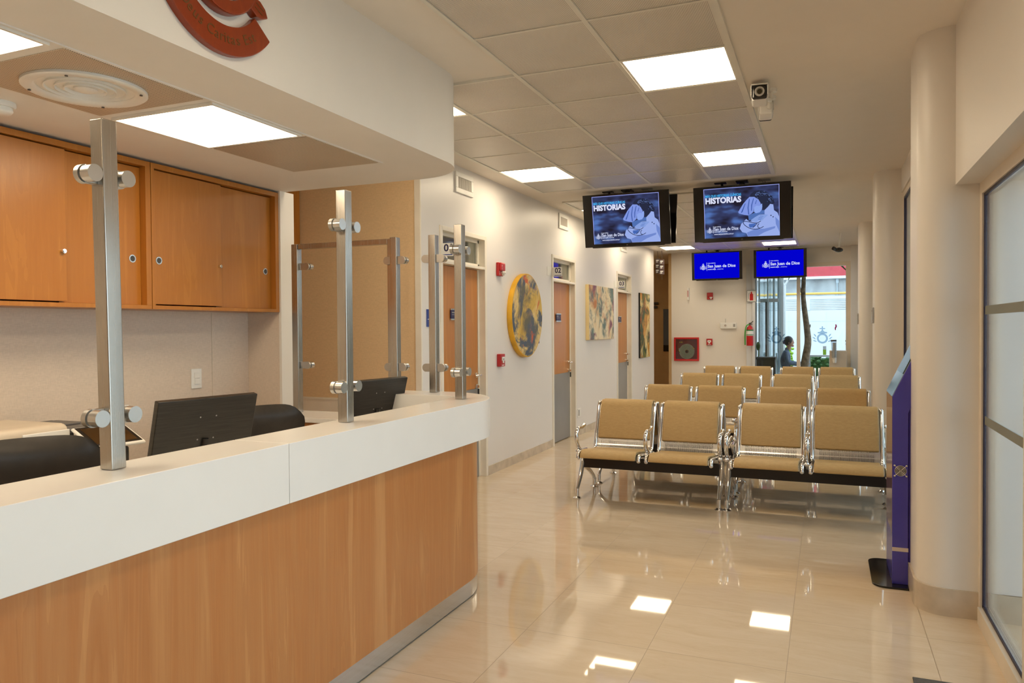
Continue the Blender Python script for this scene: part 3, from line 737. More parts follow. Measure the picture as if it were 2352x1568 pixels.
for a0 in (-25, 20, 155, 200):
    a = math.radians(a0); L = Matrix.Translation((.15*math.cos(a), .15*math.sin(a), 0)) @ Matrix.Rotation(a, 4, 'Z')
    b = MB(); b.prism([(0, -.006), (.02, -.032), (.055, -.036), (.085, -.02), (.105, .002), (.08, .024), (.045, .032), (.015, .022), (0, .006)], .036, E0 @ L, bev=.004); lf = obj('leaf', b, M_['emblem'], t)
    b = MB()
    for q in (-.012, .008): b.box(.03, .075, q, q+.003, .036, .0372, M=E0 @ L)
    obj('vein', b, M_['engrave'], lf)

# monitors
def monitor(tl, tr, zt, lab, h=.31, tilt=.26):
    a, c = Vector((*tl, zt)), Vector((*tr, zt)); u = (c-a).normalized(); W = (c-a).length
    n = Vector((u.y, -u.x, 0))                              # back of the screen faces the corridor
    t = thing('computer_monitor', ((a.x+c.x)/2-.05, (a.y+c.y)/2, .742), lab, 'monitor', 'computer monitors behind the counter')
    up = (Vector((0, 0, 1))*math.cos(tilt)+n*math.sin(tilt)); F = frame(a, u, up)  # local z = u x up
    sgn = 1 if (F.to_3x3() @ Vector((0, 0, 1))).dot(n) > 0 else -1
    b = MB(); b.box(0, W, -h, 0, -.030*sgn if sgn > 0 else 0, 0 if sgn > 0 else .03, .004, M=F); obj('back_shell', b, MON, t)
    b = MB(); b.box(.004, W-.004, -h+.004, -.004, -.036*sgn, -.030*sgn, .001, M=F); obj('screen', b, M_['blackgloss'], t)
    b = MB()
    for q in (.42, .58):
        for r in (.28, .62): b.cyl((W*q, -h*r, .0*sgn), (W*q, -h*r, .0012*sgn), .0035, seg=10, M=F)
    obj('mounting_hole', b, M_['grey'], t)
    b = MB(); mid = a+u*W/2-up*h*.62-n*.02; base = Vector((mid.x-.02, mid.y, .742))
    b.cyl(base, base+Vector((0, 0, .012)), .12, seg=32); b.cyl(base+Vector((0, 0, .01)), mid+n*.018, .022, .016); obj('stand', b, M_['black'], t)
m, nt, bb = new('brushed_black_plastic'); setp(bb, .34, 0, .5)
no = N(nt, 'ShaderNodeTexNoise', {'Vector': coords(nt, (6, 6, 300)), 'Scale': 1, 'Detail': 3}).outputs[0]
nt.links.new(ramp(nt, no, [(.3, (.006, .0055, .005, 1)), (.75, (.028, .024, .02, 1))]), bb.inputs['Base Color']); bump(nt, bb, no, .35, .002); MON = m
monitor((-2.595, 2.33), (-2.50, 2.82), 1.18, 'black brushed computer monitor seen from behind, below the wall switch')
monitor((-2.52, 3.66), (-2.44, 4.11), 1.178, 'black brushed computer monitor seen from behind, beside the middle post', .30)

# office chairs
def chair(x, y, rz, zt, lab):
    t = thing('office_chair', (x, y, 0), lab, 'chair', 'black leather office chairs behind the counter')
    R = Matrix.Translation((x, y, 0)) @ Matrix.Rotation(rz, 4, 'Z')   # faces local -y
    b = MB(); t2 = bmesh.new(); n, mrows = 16, 14; W, H = .25, .50; g = []
    for side in (0, 1):
        rows = []
        for j in range(mrows+1):
            v = j/mrows; row = []
            for i in range(n+1):
                u = i/n*2-1
                # rounded rectangle outline in (u,v)
                hw = W*(1-.16*max(0, (v-.82)/.18)**2.6-.10*(1-v)**2)
                z = zt-H+H*(v-.0)-(.05*abs(u)**6 if v > .5 else 0)*v
                yy = .06*u*u*-1+.10+.05*math.sin(v*PI)-(.0 if side else .07*(1-abs(u)**4)*(1-abs(2*v-1)**6))
                row.append(t2.verts.new((hw*u, yy, z)))
            rows.append(row)
        g.append(rows)
    for side in (0, 1):
        for j in range(mrows):
            for i in range(n): t2.faces.new((g[side][j][i], g[side][j][i+1], g[side][j+1][i+1], g[side][j+1][i]))
    for j in range(mrows):
        for i in (0, n): t2.faces.new((g[0][j][i], g[0][j+1][i], g[1][j+1][i], g[1][j][i]))
    for i in range(n):
        for j in (0, mrows): t2.faces.new((g[0][j][i], g[0][j][i+1], g[1][j][i+1], g[1][j][i]))
    b._add(t2, 0, R); obj('backrest', b, M_['leather'], t, ang=1.2)
    b = MB(); b.box(-.25, .25, -.36, .12, .42, .50, .035, 3, M=R); obj('seat', b, M_['leather'], t)
    b = MB(); b.cyl((0, -.1, .08), (0, -.1, .42), .028, M=R); b.box(-.03, .03, .08, .17, .46, .62, .01, M=R); obj('stem', b, M_['black'], t)
    for k in range(5):
        a = 2*PI*k/5; b = MB(); b.tube([(0, -.1, .09), (.15*math.cos(a), -.1+.15*math.sin(a), .08), (.27*math.cos(a), -.1+.27*math.sin(a), .06)], [.022, .018, .014], M=R)
        b.sph((.27*math.cos(a), -.1+.27*math.sin(a), .028), .028, M=R); obj('base_arm', b, M_['black'], t)
    for s in (-1, 1):
        b = MB(); b.tube([(s*.25, -.05, .46), (s*.29, -.05, .55), (s*.29, -.08, .66), (s*.28, -.22, .67)], .018, M=R); obj('armrest', b, M_['black'], t)
chair(-2.55, 1.76, math.radians(62), 1.105, 'black leather office chair in front of the printer')
chair(-2.95, 3.42, math.radians(64), 1.045, 'black leather office chair half hidden behind the first monitor')

# printer on a back desk
t = thing('back_desk', (-3.43, 1.8, 0), 'white back desk under the overhead cabinets carrying the printer', 'desk')
b = MB(); b.box(-3.845, -3.02, .6, 3.0, .71, .74, .003); obj('desk_top', b, M_['white'], t)
for y in (.65, 1.7, 2.95): b = MB(); b.box(-3.83, -3.06, y-.01, y+.01, 0, .71); obj('leg_panel', b, M_['white'], t)
t = thing('printer', (-3.57, 2.3, .74), 'beige and white office printer with a grey paper tray on the back desk', 'printer')
b = MB(); b.box(-3.80, -3.36, 1.95, 2.50, .742, 1.045, .035, 4); obj('body', b, mat('printer_beige', (.62, .53, .42), .4), t)
b = MB(); b.box(-3.361, -3.352, 2.26, 2.49, .84, 1.015, .004); obj('front_panel', b, M_['whiteplastic'], t)
b = MB(); b.box(-3.79, -3.40, 2.36, 2.74, .985, 1.012, .012, 3); b.box(-3.72, -3.5, 2.40, 2.66, 1.012, 1.022, .003); obj('paper_tray', b, mat('mid_grey_plastic', (.13, .12, .115), .5), t)
b = MB(); b.box(-3.78, -3.44, 2.50, 2.58, .80, .985, .01); obj('side_cover', b, M_['darkgrey'], t)

# tablet on a black stand
t = thing('payment_tablet', (-3.21, 2.58, .742), 'white-rimmed tablet tilted on a black stand beside the printer', 'tablet')
F = frame((-3.20, 2.58, .983), (.035, .255, 0), (-.17, .03, .072))
b = MB(); b.box(-.13, .13, -.105, .105, -.016, 0, .008, 3, M=F); obj('case', b, M_['whiteplastic'], t)
b = MB(); b.box(-.118, .118, -.09, .095, 0, .0015, M=F); sc = obj('bezel', b, M_['black'], t)
b = MB(); b.box(-.10, .10, -.075, .08, .0014, .0022, M=F); obj('screen', b, mat('tablet_screen', (.05, .028, .012), .12), sc)
b = MB(); b.box(-.06, .06, -.03, .03, -.10, -.017, .006, M=F); b.box(-3.29, -3.13, 2.48, 2.68, .742, .757, .006); b.box(-3.25, -3.16, 2.50, 2.66, .757, .92, .01); obj('stand', b, M_['blackgloss'], t)
# ------------------------------------------------------------------ waiting benches
PROF = [(-.105, .375), (-.100, .398), (-.075, .414), (0, .408), (.12, .391), (.28, .373), (.355, .372), (.398, .390), (.42, .43), (.445, .50), (.495, .64), (.545, .755), (.562, .782)]
def bench():
    t = thing('waiting_bench', (0, 0, 0), 'x', 'bench', 'two-seat waiting benches in rows')
    b = MB(); b.box(-.585, .585, .155, .205, .245, .345, .004)
    for sx in (-1, 1):
        for q in (.04, .50): b.box(sx*q+(-.03 if sx > 0 else -.0), sx*q+(.0 if sx > 0 else .03), .13, .23, .345, .372, .003)
    obj('beam', b, M_['beam'], t)
    for s in (-1, 1):
        x = s*.60; b = MB()
        b.tube([(x*.985, .19, .37), (x, .175, .30), (x, .11, .185), (x, .035, .105), (x, .012, .08)], [.022, .023, .020, .016, .015], 12)
        b.tube([(x, .185, .28), (x, .23, .245), (x, .36, .19), (x, .48, .125), (x, .525, .08)], [.018, .022, .019, .016, .015], 12)
        for y in (.005, .53): b.cyl((x, y, .016), (x, y, .088), .0165, .0175)
        lg = obj('leg', b, M_['chrome'], t)
        for y in (.005, .53):
            b = MB(); b.lathe([(.0, 0.0005), (.036, .0005), (.037, .006), (.026, .014), (.014, .021), (0, .021)], (x, y, 0)); obj('foot_glide', b, M_['chrome'], lg)
    for x in (-.605, 0, .605):
        b = MB(); b.tube([(x, .125, .405), (x, .075, .43), (x, .028, .48), (x, .012, .535), (x, .030, .585), (x, .085, .603), (x, .16, .598), (x, .235, .612)], [.017, .017, .0175, .018, .018, .017, .015, .017], 12)
        b.sph((x, .238, .613), .018); b.tube([(x, .06, .405), (x, .17, .395), (x, .30, .385)], .016, 10); b.sph((x, .05, .405), .02)
        obj('armrest', b, M_['chrome'], t)
    for s in (-1, 1):
        xc = s*.2925; hw = .245
        b = MB(); b.strip(PROF, .004, xc-hw, xc+hw); st = obj('seat', b, M_['benchshell'], t)
        for q in (-1, 1):
            b = MB(); x = xc+q*(hw+.016)
            b.tube([(x, p, z) for p, z in PROF], .0165, 10, 2)
            b.sph((x, PROF[-1][0]+.002, PROF[-1][1]+.004), .0175, (1, 1.1, .8)); b.sph((x, PROF[0][0], PROF[0][1]), .0175)
            obj('side_frame', b, M_['chrome'], st)
        cp = [(-.116, .376), (-.113, .400), (-.08, .419), (0, .413), (.12, .396), (.28, .378), (.35, .377)]
        b = MB(); b.strip(cp, .026, xc-hw+.006, xc+hw-.006, bev=.011); obj('seat_cushion', b, M_['cushion'], st, ang=1.0)
        bp = [(.443, .468), (.470, .555), (.497, .632), (.522, .69), (.547, .752), (.560, .776), (.574, .786), (.592, .785)]
        b = MB(); b.strip(bp, .030, xc-hw+.006, xc+hw-.006, bev=.012); obj('back_cushion', b, M_['cushion'], st, ang=1.0)
        b = MB(); b.box(xc-hw, xc+hw, .13, .17, .372, .384, .003); obj('seat_bracket', b, M_['chrome'], st)
    return t
B0 = bench()
ROWS = [(6.20, 'first row'), (8.17, 'second row'), (10.50, 'third row'), (12.62, 'fourth row')]
first = True
for k, (y, nm) in enumerate(ROWS):
    for xc, sd in ((-1.40 if k < 3 else -1.385, 'L'), (-.14, 'R')):
        nxt = {'L': 'on the door side', 'R': 'on the window side'}[sd]
        lab = ['tan two-seat bench in the front row, %s', 'tan two-seat bench in the second row, %s',
               'tan two-seat bench in the third row, %s', 'tan two-seat bench in the last row before the end window, %s'][k] % nxt
        if first: o = B0; o.location = (xc, y, 0); o['label'] = lab; first = False
        else: o = dup(B0, (xc, y, 0), 0, lab)
for xc, nxt in ((-1.40, 'on the door side'), (-.14, 'on the window side')):
    dup(B0, (xc, 7.415, 0), PI, 'tan two-seat bench turned away, backing onto the front row, '+nxt)

# ------------------------------------------------------------------ hospital mark
def leaf2(mb, x, y, a, L, W, M, mi=0, h=.0006):
    p = []
    for k in range(9): u = k/8; p.append((L*u, W*math.sin(PI*u)**.8*(1-.25*u)))
    p += [(q[0], -q[1]*.35) for q in p[-2:0:-1]]
    mb.prism(p, h, M @ Matrix.Translation((x, y, 0)) @ Matrix.Rotation(a, 4, 'Z'), mi)
def mark(mb, s, M, detail=True, h=.0006, mi=0):
    """cross, crown, round fruit with seeds and six leaves; s = height"""
    M = M @ Matrix.Scale(s, 4)
    h = h/s
    ring = [(.27*math.cos(a), -.22+.27*math.sin(a)) for a in [2*PI*k/28 for k in range(28)]]
    for k in range(28):
        a, c = 2*PI*k/28, 2*PI*(k+1)/28
        mb.prism([(.30*math.cos(a), -.2+.30*math.sin(a)), (.30*math.cos(c), -.2+.30*math.sin(c)), (.195*math.cos(c), -.2+.195*math.sin(c)), (.195*math.cos(a), -.2+.195*math.sin(a))], h, M, mi)
    if detail:
        for r in range(-3, 4):
            for c in range(-3, 4):
                x, y = (c+.5*(r % 2))*.062, r*.056
                if x*x+y*y < .18**2: mb.prism([(x+.013*math.cos(2*PI*k/6), -.2+y+.013*math.sin(2*PI*k/6)) for k in range(6)], h, M, mi)
    else: mb.prism([(.13*math.cos(2*PI*k/12), -.2+.13*math.sin(2*PI*k/12)) for k in range(12)], h, M, mi)
    mb.prism([(-.10, .07), (-.25, .10), (-.26, .16), (-.12, .19), (-.05, .26), (.05, .26), (.12, .19), (.26, .16), (.25, .10), (.10, .07)], h, M, mi)
    mb.prism([(-.035, .25), (-.035, .34), (-.15, .34), (-.15, .40), (-.035, .40), (-.035, .5), (.035, .5), (.035, .40), (.15, .40), (.15, .34), (.035, .34), (.035, .25)], h, M, mi)
    for sx in (1, -1):
        F = M if sx > 0 else M @ Matrix.Diagonal((-1, 1, 1, 1))
        for x, y, a in ((.34, -.12, .95), (.36, -.26, .65), (.30, -.40, .35)): leaf2(mb, x, y, a, .24, .055, F, mi, h)
def small_mark(mb, s, M, mi=0, h=.0006):
    mark(mb, s, M, False, h, mi)

# ------------------------------------------------------------------ televisions
SC = {}
def em(name, r, g, b_, st=1.0):
    if name not in SC: SC[name] = emis('screen_'+name, lin(r, g, b_), st)
    return SC[name]
def screen_bg():
    m, nt, b = new('screen_photo_ground'); nt.nodes.remove(b)
    tc = N(nt, 'ShaderNodeTexCoord').outputs['Object']
    n = N(nt, 'ShaderNodeTexNoise', {'Vector': N(nt, 'ShaderNodeMapping', {0: tc, 'Scale': (2.2, 2, 5)}).outputs[0], 'Scale': 2.0, 'Detail': 2}).outputs[0]
    c = ramp(nt, n, [(.36, lin(38, 34, 50)), (.52, lin(58, 66, 108)), (.68, lin(86, 120, 190))])
    e = N(nt, 'ShaderNodeEmission', {0: c, 1: .9}); nt.links.new(e.outputs[0], nt.nodes['Material Output'].inputs[0]); return m
BG = screen_bg()
def tv(x, yt, zt, W, Hh, tilt, lab, kind, face=-1, mount=True, yaw=0):
    """face -1: the screen looks towards -y and down"""
    t = thing('hanging_television', (x, yt-face*.1, ZC), lab, 'television', 'televisions hung from the ceiling')
    ct, st = math.cos(tilt), math.sin(tilt)
    F = frame((x, yt, zt), (1 if face < 0 else -1, 0, 0), (0, face*st*1.0, ct))   # local z = screen normal
    w = W/2
    b = MB(); b.box(-w, w, -Hh, 0, -.022, 0, .004, M=F); b.box(-w*.85, w*.85, -Hh-.012, -Hh*.25, -.062, -.022, .012, M=F); obj('casing', b, M_['blackgloss'], t)
    if kind == 'story':
        u0, u1 = -w+.11*W, -w+.885*W; v0, v1 = -Hh+.035, -.022
        b = MB(); b.box(u0, u1, v0, v1, .0003, .0012, M=F); sc = obj('screen', b, BG, t)
        UW, VH = u1-u0, v1-v0
        def q(px, py):
            yy = py+.058*(px-320); return (u0+(px-320)/1452*UW, v0+(1-(yy-272)/985)*VH)
        def poly(name, pts, m, lift):
            bb = MB(); bb.prism([q(*p) for p in pts], .0004, F @ Matrix.Translation((0, 0, lift))); return obj(name, bb, m, sc, ang=3)
        b = MB()
        for a in ((u0, u0+.006, v0, v1), (u1-.006, u1, v0, v1), (u0, u1, v1-.006, v1)): b.box(*a, .0013, .0016, M=F)
        obj('border', b, em('line', 150, 160, 230), sc)
        poly('dark_hair', [(1215, 420), (1240, 370), (1300, 325), (1380, 303), (1450, 308), (1520, 330), (1600, 385), (1655, 460), (1682, 550), (1610, 590), (1570, 640), (1500, 668), (1450, 660), (1438, 590), (1420, 540), (1370, 470), (1290, 430)], em('darkhair', 40, 44, 66), .0014)
        rr_ = random.Random(5)
        for cm in ('curl', 'curlb', 'curlc'):
            bb = MB()
            for k in range(26):
                a, d_ = rr_.uniform(-.5, 3.4), rr_.uniform(.55, 1.0); cx_, cy_ = 1475+165*d_*math.cos(a), 470-150*d_*math.sin(a)
                if cx_ < 1440 and cy_ > 440: continue
                a2 = rr_.uniform(0, 6.28); L_ = rr_.uniform(16, 30); path = [(cx_+L_*math.cos(a2+u), cy_+L_*.7*math.sin(a2+u)) for u in (0, .7, 1.4, 2.1)]
                bb.tube([F @ Vector((*q(*p), .0017)) for p in path], [.001, .0028, .0028, .001], 5, 2)
            obj('hair_curl', bb, {'curl': em('curl', 66, 82, 124), 'curlb': em('curlb', 88, 108, 158), 'curlc': em('curlc', 26, 28, 44)}[cm], sc)
        poly('coat', [(1490, 690), (1560, 620), (1600, 568), (1655, 580), (1668, 690), (1735, 740), (1772, 850), (1772, 1180), (1165, 1205), (1140, 1140), (1060, 1120), (1010, 1050), (1040, 960), (1090, 910), (1140, 860), (1200, 910), (1380, 890), (1480, 840), (1490, 760)], em('coat', 152, 172, 232), .0015)
        poly('coat_fold', [(1150, 1130), (1300, 1060), (1480, 1050), (1690, 1000), (1680, 1040), (1480, 1120), (1360, 1190), (1165, 1200)], em('fold', 112, 136, 205), .0019)
        poly('coat_fold', [(1690, 820), (1765, 900), (1768, 1120), (1700, 960)], em('fold', 112, 136, 205), .0019)
        poly('coat_fold', [(1190, 960), (1330, 945), (1290, 1005), (1225, 1035), (1190, 1010)], em('gap', 70, 104, 180), .0019)
        poly('child_neck', [(1180, 790), (1300, 740), (1420, 690), (1490, 690), (1490, 760), (1390, 770), (1250, 870), (1190, 890)], em('neck', 80, 112, 178), .0017)
        poly('child_face', [(1340, 600), (1400, 590), (1446, 560), (1450, 620), (1440, 680), (1400, 730), (1330, 750), (1290, 720), (1290, 640)], em('face', 140, 166, 235), .0019)
        poly('child_hair', [(1210, 430), (1300, 430), (1380, 480), (1420, 560), (1400, 610), (1340, 600), (1290, 640), (1280, 720), (1240, 760), (1180, 790), (1100, 780), (1000, 750), (990, 720), (1040, 640), (1090, 560), (1150, 490)], em('fair', 128, 150, 225), .0022)
        for pts in ([(1200, 470), (1215, 470), (1190, 640), (1200, 770), (1180, 775), (1170, 640)], [(1120, 560), (1135, 555), (1075, 720), (1050, 745), (1045, 725)], [(1280, 460), (1295, 460), (1260, 590), (1250, 700), (1235, 700), (1240, 590)], [(1340, 490), (1350, 495), (1325, 570), (1312, 570)]):
            poly('hair_strand', pts, em('strand', 70, 96, 170), .0025)
        poly('hand', [(1390, 775), (1480, 768), (1560, 780), (1480, 850), (1450, 890), (1380, 890), (1330, 930), (1220, 890), (1300, 830)], em('hand', 134, 160, 222), .0022)
        for pts in ([(1400, 800), (1470, 805), (1465, 812), (1400, 808)], [(1380, 830), (1450, 838), (1445, 846), (1378, 838)], [(1365, 858), (1430, 864), (1425, 872), (1362, 866)]): poly('finger_line', pts, em('gap', 70, 104, 180), .0025)
        bb = MB()
        for path in ([(1078, 935), (1105, 908), (1180, 915), (1260, 932), (1350, 938), (1420, 895)], [(1078, 938), (1120, 990), (1200, 1040), (1300, 1060), (1400, 1042), (1470, 1005)], [(1260, 1030), (1310, 990), (1345, 945)], [(1385, 950), (1358, 985), (1365, 1025), (1400, 1042)]):
            bb.tube([F @ Vector((*q(*p), .0026)) for p in path], .0032, 6, 4)
        obj('stethoscope', bb, em('tube', 22, 32, 66), sc)
        bb = MB()
        for p in ((1610, 792), (1650, 820)): bb.cyl(F @ Vector((*q(*p), .0015)), F @ Vector((*q(*p), .0024)), .006, seg=12)
        obj('sleeve_button', bb, em('tube', 22, 32, 66), sc)
        bb = MB(); text_mb(bb, 'MÁS QUE HISTORIAS CLÍNICAS', .034, F @ Matrix.Translation((*q(352, 418), .0016)), .0003, 'LEFT', .03, width=.482*UW); obj('headline', bb, em('sky', 70, 176, 242), sc)
        bb = MB(); text_mb(bb, 'HISTORIAS', .080, F @ Matrix.Translation((*q(352, 514), .0016)), .0003, 'LEFT', .045, width=.482*UW); obj('headline', bb, em('white', 222, 226, 250), sc)
        bb = MB(); text_mb(bb, 'CASA HOSPITAL', .016, F @ Matrix.Translation((*q(510, 1022), .0016)), .0003, 'LEFT', .02, width=.096*UW); text_mb(bb, 'San Juan de Dios', .046, F @ Matrix.Translation((*q(507, 1070), .0016)), .0003, 'LEFT', .025, width=.33*UW)
        text_mb(bb, 'RAMOS MEJÍA | ARGENTINA', .0165, F @ Matrix.Translation((*q(510, 1122), .0016)), .0003, 'LEFT', .02, width=.18*UW); text_mb(bb, 'www.sanjuandedios.com.ar', .0225, F @ Matrix.Translation((*q(508, 1168), .0016)), .0003, 'LEFT', .02, width=.265*UW)
        x0_, y0_ = q(494, 1080); bb.box(x0_-.002, x0_+.002, y0_-.034, y0_+.038, .0014, .002, M=F)
        small_mark(bb, .062, F @ Matrix.Translation((*q(424, 1088), .0014))); obj('hospital_logo', bb, em('logo', 205, 212, 240), sc)
        bb = MB(); text_mb(bb, 'LG', .012, F @ Matrix.Translation((0, -Hh+.013, .0006)), .0003, 'CENTER', .02); obj('maker_mark', bb, M_['silver'], t)
    elif kind == 'blue':
        u0, u1 = -w+.052*W, w-.058*W
        b = MB(); b.box(u0, u1, -Hh+.028, -.024, .0003, .0012, M=F); sc = obj('screen', b, em('blue', 2, 2, 205), t)
        bb = MB(); xm, ym = -.18*W, -Hh*.53
        text_mb(bb, 'San Juan de Dios', .078, F @ Matrix.Translation((xm, ym+.010, .0016)), .0003, 'LEFT', .03, width=.55*W)
        text_mb(bb, 'CASA HOSPITAL', .027, F @ Matrix.Translation((xm+.003, ym+.068, .0016)), .0003, 'LEFT', .012, width=.155*W); text_mb(bb, 'RAMOS MEJÍA', .028, F @ Matrix.Translation((xm+.003, ym-.052, .0016)), .0003, 'LEFT', .03, width=.165*W); text_mb(bb, '| ARGENTINA', .025, F @ Matrix.Translation((xm+.18, ym-.052, .0016)), .0003, 'LEFT', .0, width=.125*W)
        bb.box(xm-.020, xm-.014, ym-.075, ym+.085, .0013, .002, M=F); small_mark(bb, .125, F @ Matrix.Translation((xm-.085, ym+.005, .0014)))
        obj('hospital_logo', bb, em('logo2', 205, 212, 245), sc)
        bb = MB(); bb.box(-.012, .012, -Hh-.006, -Hh, -.006, 0, M=F); obj('maker_mark', bb, M_['silver'], t)
    else:
        b = MB(); b.box(-w+.015, w-.015, -Hh+.02, -.015, .0002, .001, M=F); obj('screen', b, M_['blackgloss'], t)
    if mount:
        yc = yt-face*.13
        b = MB(); b.cyl((x, yc, ZC-.01), (x, yc, zt-.22), .022); b.box(x-.03, x+.03, yc-.03, yc+.03, zt-.03, zt+.03, .004); b.box(x-.12, x+.12, yc-.03, yc+.02, zt-.34, zt-.18, .004); obj('pole', b, M_['black'], t)
        b = MB(); b.box(x-.06, x+.06, yc-.06, yc+.06, ZC-.014, ZC-.0005, .003); obj('ceiling_plate', b, M_['black'], t)
        for s in (-1, 1):
            b = MB(); b.box(x+s*.22-.06, x+s*.22+.06, yc-.03, yc+.03, ZC-.012, ZC-.0005, .002)
            if s < 0: b.tube([(x+s*.21, yc, ZC-.01), (x+s*.2, yc-.02, ZC-.035), (x+s*.215, yc-.03, ZC-.06)], .014)
            else:
                for q_ in (0, .025): b.tube([(x+s*.2+q_, yc, ZC-.01), (x+s*.2+q_+.005, yc-.01, ZC-.04), (x+s*.19+q_, yc-.03, ZC-.07)], .003, 6)
            obj('cable_outlet', b, M_['black'] if s < 0 else M_['grey'], t)
tv(-2.02, 8.0, 2.945, .958, .578, .19, 'hanging television showing a hugging pair beside HISTORIAS, next to the left wall', 'story')
tv(-.807, 8.0, 2.935, .963, .568, .19, 'hanging television showing a hugging pair beside HISTORIAS, nearer the columns', 'story')
tv(-2.0, 8.42, 2.955, .95, .56, .19, 'back of a second television hung behind the left HISTORIAS screen', 'off', 1, False)
tv(-.795, 8.42, 2.945, .95, .56, .19, 'back of a second television hung behind the right HISTORIAS screen', 'off', 1, False)
tv(-1.97, 15.0, 2.94, .955, .545, .1, 'hanging television with a blue San Juan de Dios screen above the fire hose cabinet', 'blue')
tv(-.81, 15.0, 2.935, .945, .535, .1, 'hanging television with a blue San Juan de Dios screen in front of the end window', 'blue')
for o in [o for o in COL.objects if o.get('label', '').startswith('back of a second television')]:
    v = o.location; bb = MB(); bb.box(v.x-.10, v.x+.10, 8.15, v.y+.02, 2.70, 2.76, .004); obj('mount_arm', bb, M_['black'], o)
# ------------------------------------------------------------------ corridor wall items
def vent(y0, y1, z0, z1, lab):
    t = thing('air_vent', (XL, (y0+y1)/2, z0), lab, 'vent', 'air vents high on the left wall')
    b = MB(); k = .045
    for a in ((y0, y1, z0, z0+k), (y0, y1, z1-k, z1), (y0, y0+k, z0+k, z1-k), (y1-k, y1, z0+k, z1-k)): b.box(XL+.0005, XL+.018, *a, .003)
    obj('frame', b, M_['whiteplastic'], t)
    b = MB(); b.box(XL+.0005, XL+.003, y0+k, y1-k, z0+k, z1-k); bk = obj('backing', b, mat('vent_shade', (.20, .18, .15), .8), t)
    b = MB(); n = 16
    for i in range(n):
        y = y0+k+(y1-y0-2*k)*(i+.5)/n; b.box(XL+.003, XL+.012, y-.005, y+.004, z0+k, z1-k)
    obj('grille', b, mat('vent_fins', (.55, .52, .47), .5), t)
vent(6.17, 6.535, 2.74, 2.933, 'white slatted air vent high on the left wall above door 01')
vent(9.06, 9.42, 2.756, 2.95, 'white slatted air vent high on the left wall above door 02')
vent(12.19, 12.58, 2.75, 2.945, 'white slatted air vent partly hidden under the left television')

def numsign(y, num, n):
    t = thing('room_number_sign', (XL, y, 2.13), 'white flag sign with number %s beside the top of door %s' % (num, num), 'sign', 'room number signs')
    b = MB(); z0, z1 = 2.125, 2.235; b.box(XL+.0005, XL+.004, y-.17, y, z0, z1); obj('wall_flange', b, M_['whiteplastic'], t)
    b = MB(); b.box(XL+.0005, XL+.135, y, y+.004, z0-.005, z1, .001); p = obj('flag_plate', b, M_['whiteplastic'], t)
    b = MB(); text_mb(b, num, .088, frame((XL+.042, y-.0005, z0+.066), (1, 0, 0), (0, 0, 1)), .0004, 'LEFT', .025, width=.080); obj('number', b, M_['navy'], p)
    b = MB(); b.box(XL+.035, XL+.128, y-.0012, y-.0002, z0+.004, z0+.012); obj('underline', b, M_['bluesign'], p)
numsign(5.87, '01', 1); numsign(8.80, '02', 2); numsign(11.93, '03', 3)
for n, (y0, y1) in enumerate(DOORS):
    xl = XL-.059; yc = y0+.36
    t = thing('door_plaque', (xl, yc, 1.565), 'small navy name plaque with silver edges on door 0%d' % (n+1), 'sign', 'name plaques on the doors')
    b = MB(); b.box(xl+.0005, xl+.012, yc-.09, yc+.09, 1.565, 1.665, .001); obj('plate', b, M_['navy'], t)
    b = MB(); b.box(xl+.0005, xl+.014, yc-.092, yc+.092, 1.655, 1.668); b.box(xl+.0005, xl+.014, yc-.092, yc+.092, 1.562, 1.575); obj('edge_strip', b, M_['silver'], t)
    b = MB(); b.box(xl+.0121, xl+.0128, yc-.075, yc-.005, 1.628, 1.638); b.box(xl+.0121, xl+.0128, yc-.075, yc+.03, 1.61, 1.614); obj('lettering', b, M_['grey'], t)
# blue notice and small blue plate
t = thing('wall_notice', (XL, 5.70, 1.505), 'blue notice with white symbol and text on the wall left of door 01', 'sign')
b = MB(); b.box(XL+.0005, XL+.008, 5.62, 5.775, 1.50, 1.65, .001); obj('panel', b, M_['bluesign'], t)
b = MB(); FM = frame((XL+.0082, 5.72, 1.6), (0, 1, 0), (0, 0, 1))
b.prism([(.014*math.cos(2*PI*k/16), .022+.014*math.sin(2*PI*k/16)) for k in range(16)], .0006, FM); b.box(-.002, .002, -.004, .012, 0, .0006, M=FM); b.box(-.012, .012, -.012, -.006, 0, .0006, M=FM)
b.box(XL+.0082, XL+.0088, 5.63, 5.77, 1.562, 1.568); b.box(XL+.0082, XL+.0088, 5.70, 5.76, 1.545, 1.548); b.box(XL+.0082, XL+.0088, 5.69, 5.76, 1.538, 1.541); b.box(XL+.0082, XL+.0088, 5.69, 5.76, 1.514, 1.524)
obj('print', b, M_['printwhite'], t)
b = MB(); b.box(XL+.0005, XL+.007, 8.21, 8.335, 1.30, 1.358, .001); t = obj('wall_label', b, M_['bluesign']); tag(t, 'tiny blue label on the wall beside the round painting', 'sign')
b = MB(); b.box(XL+.007, XL+.0075, 8.25, 8.31, 1.312, 1.33); obj('print', b, M_['navy'], t)
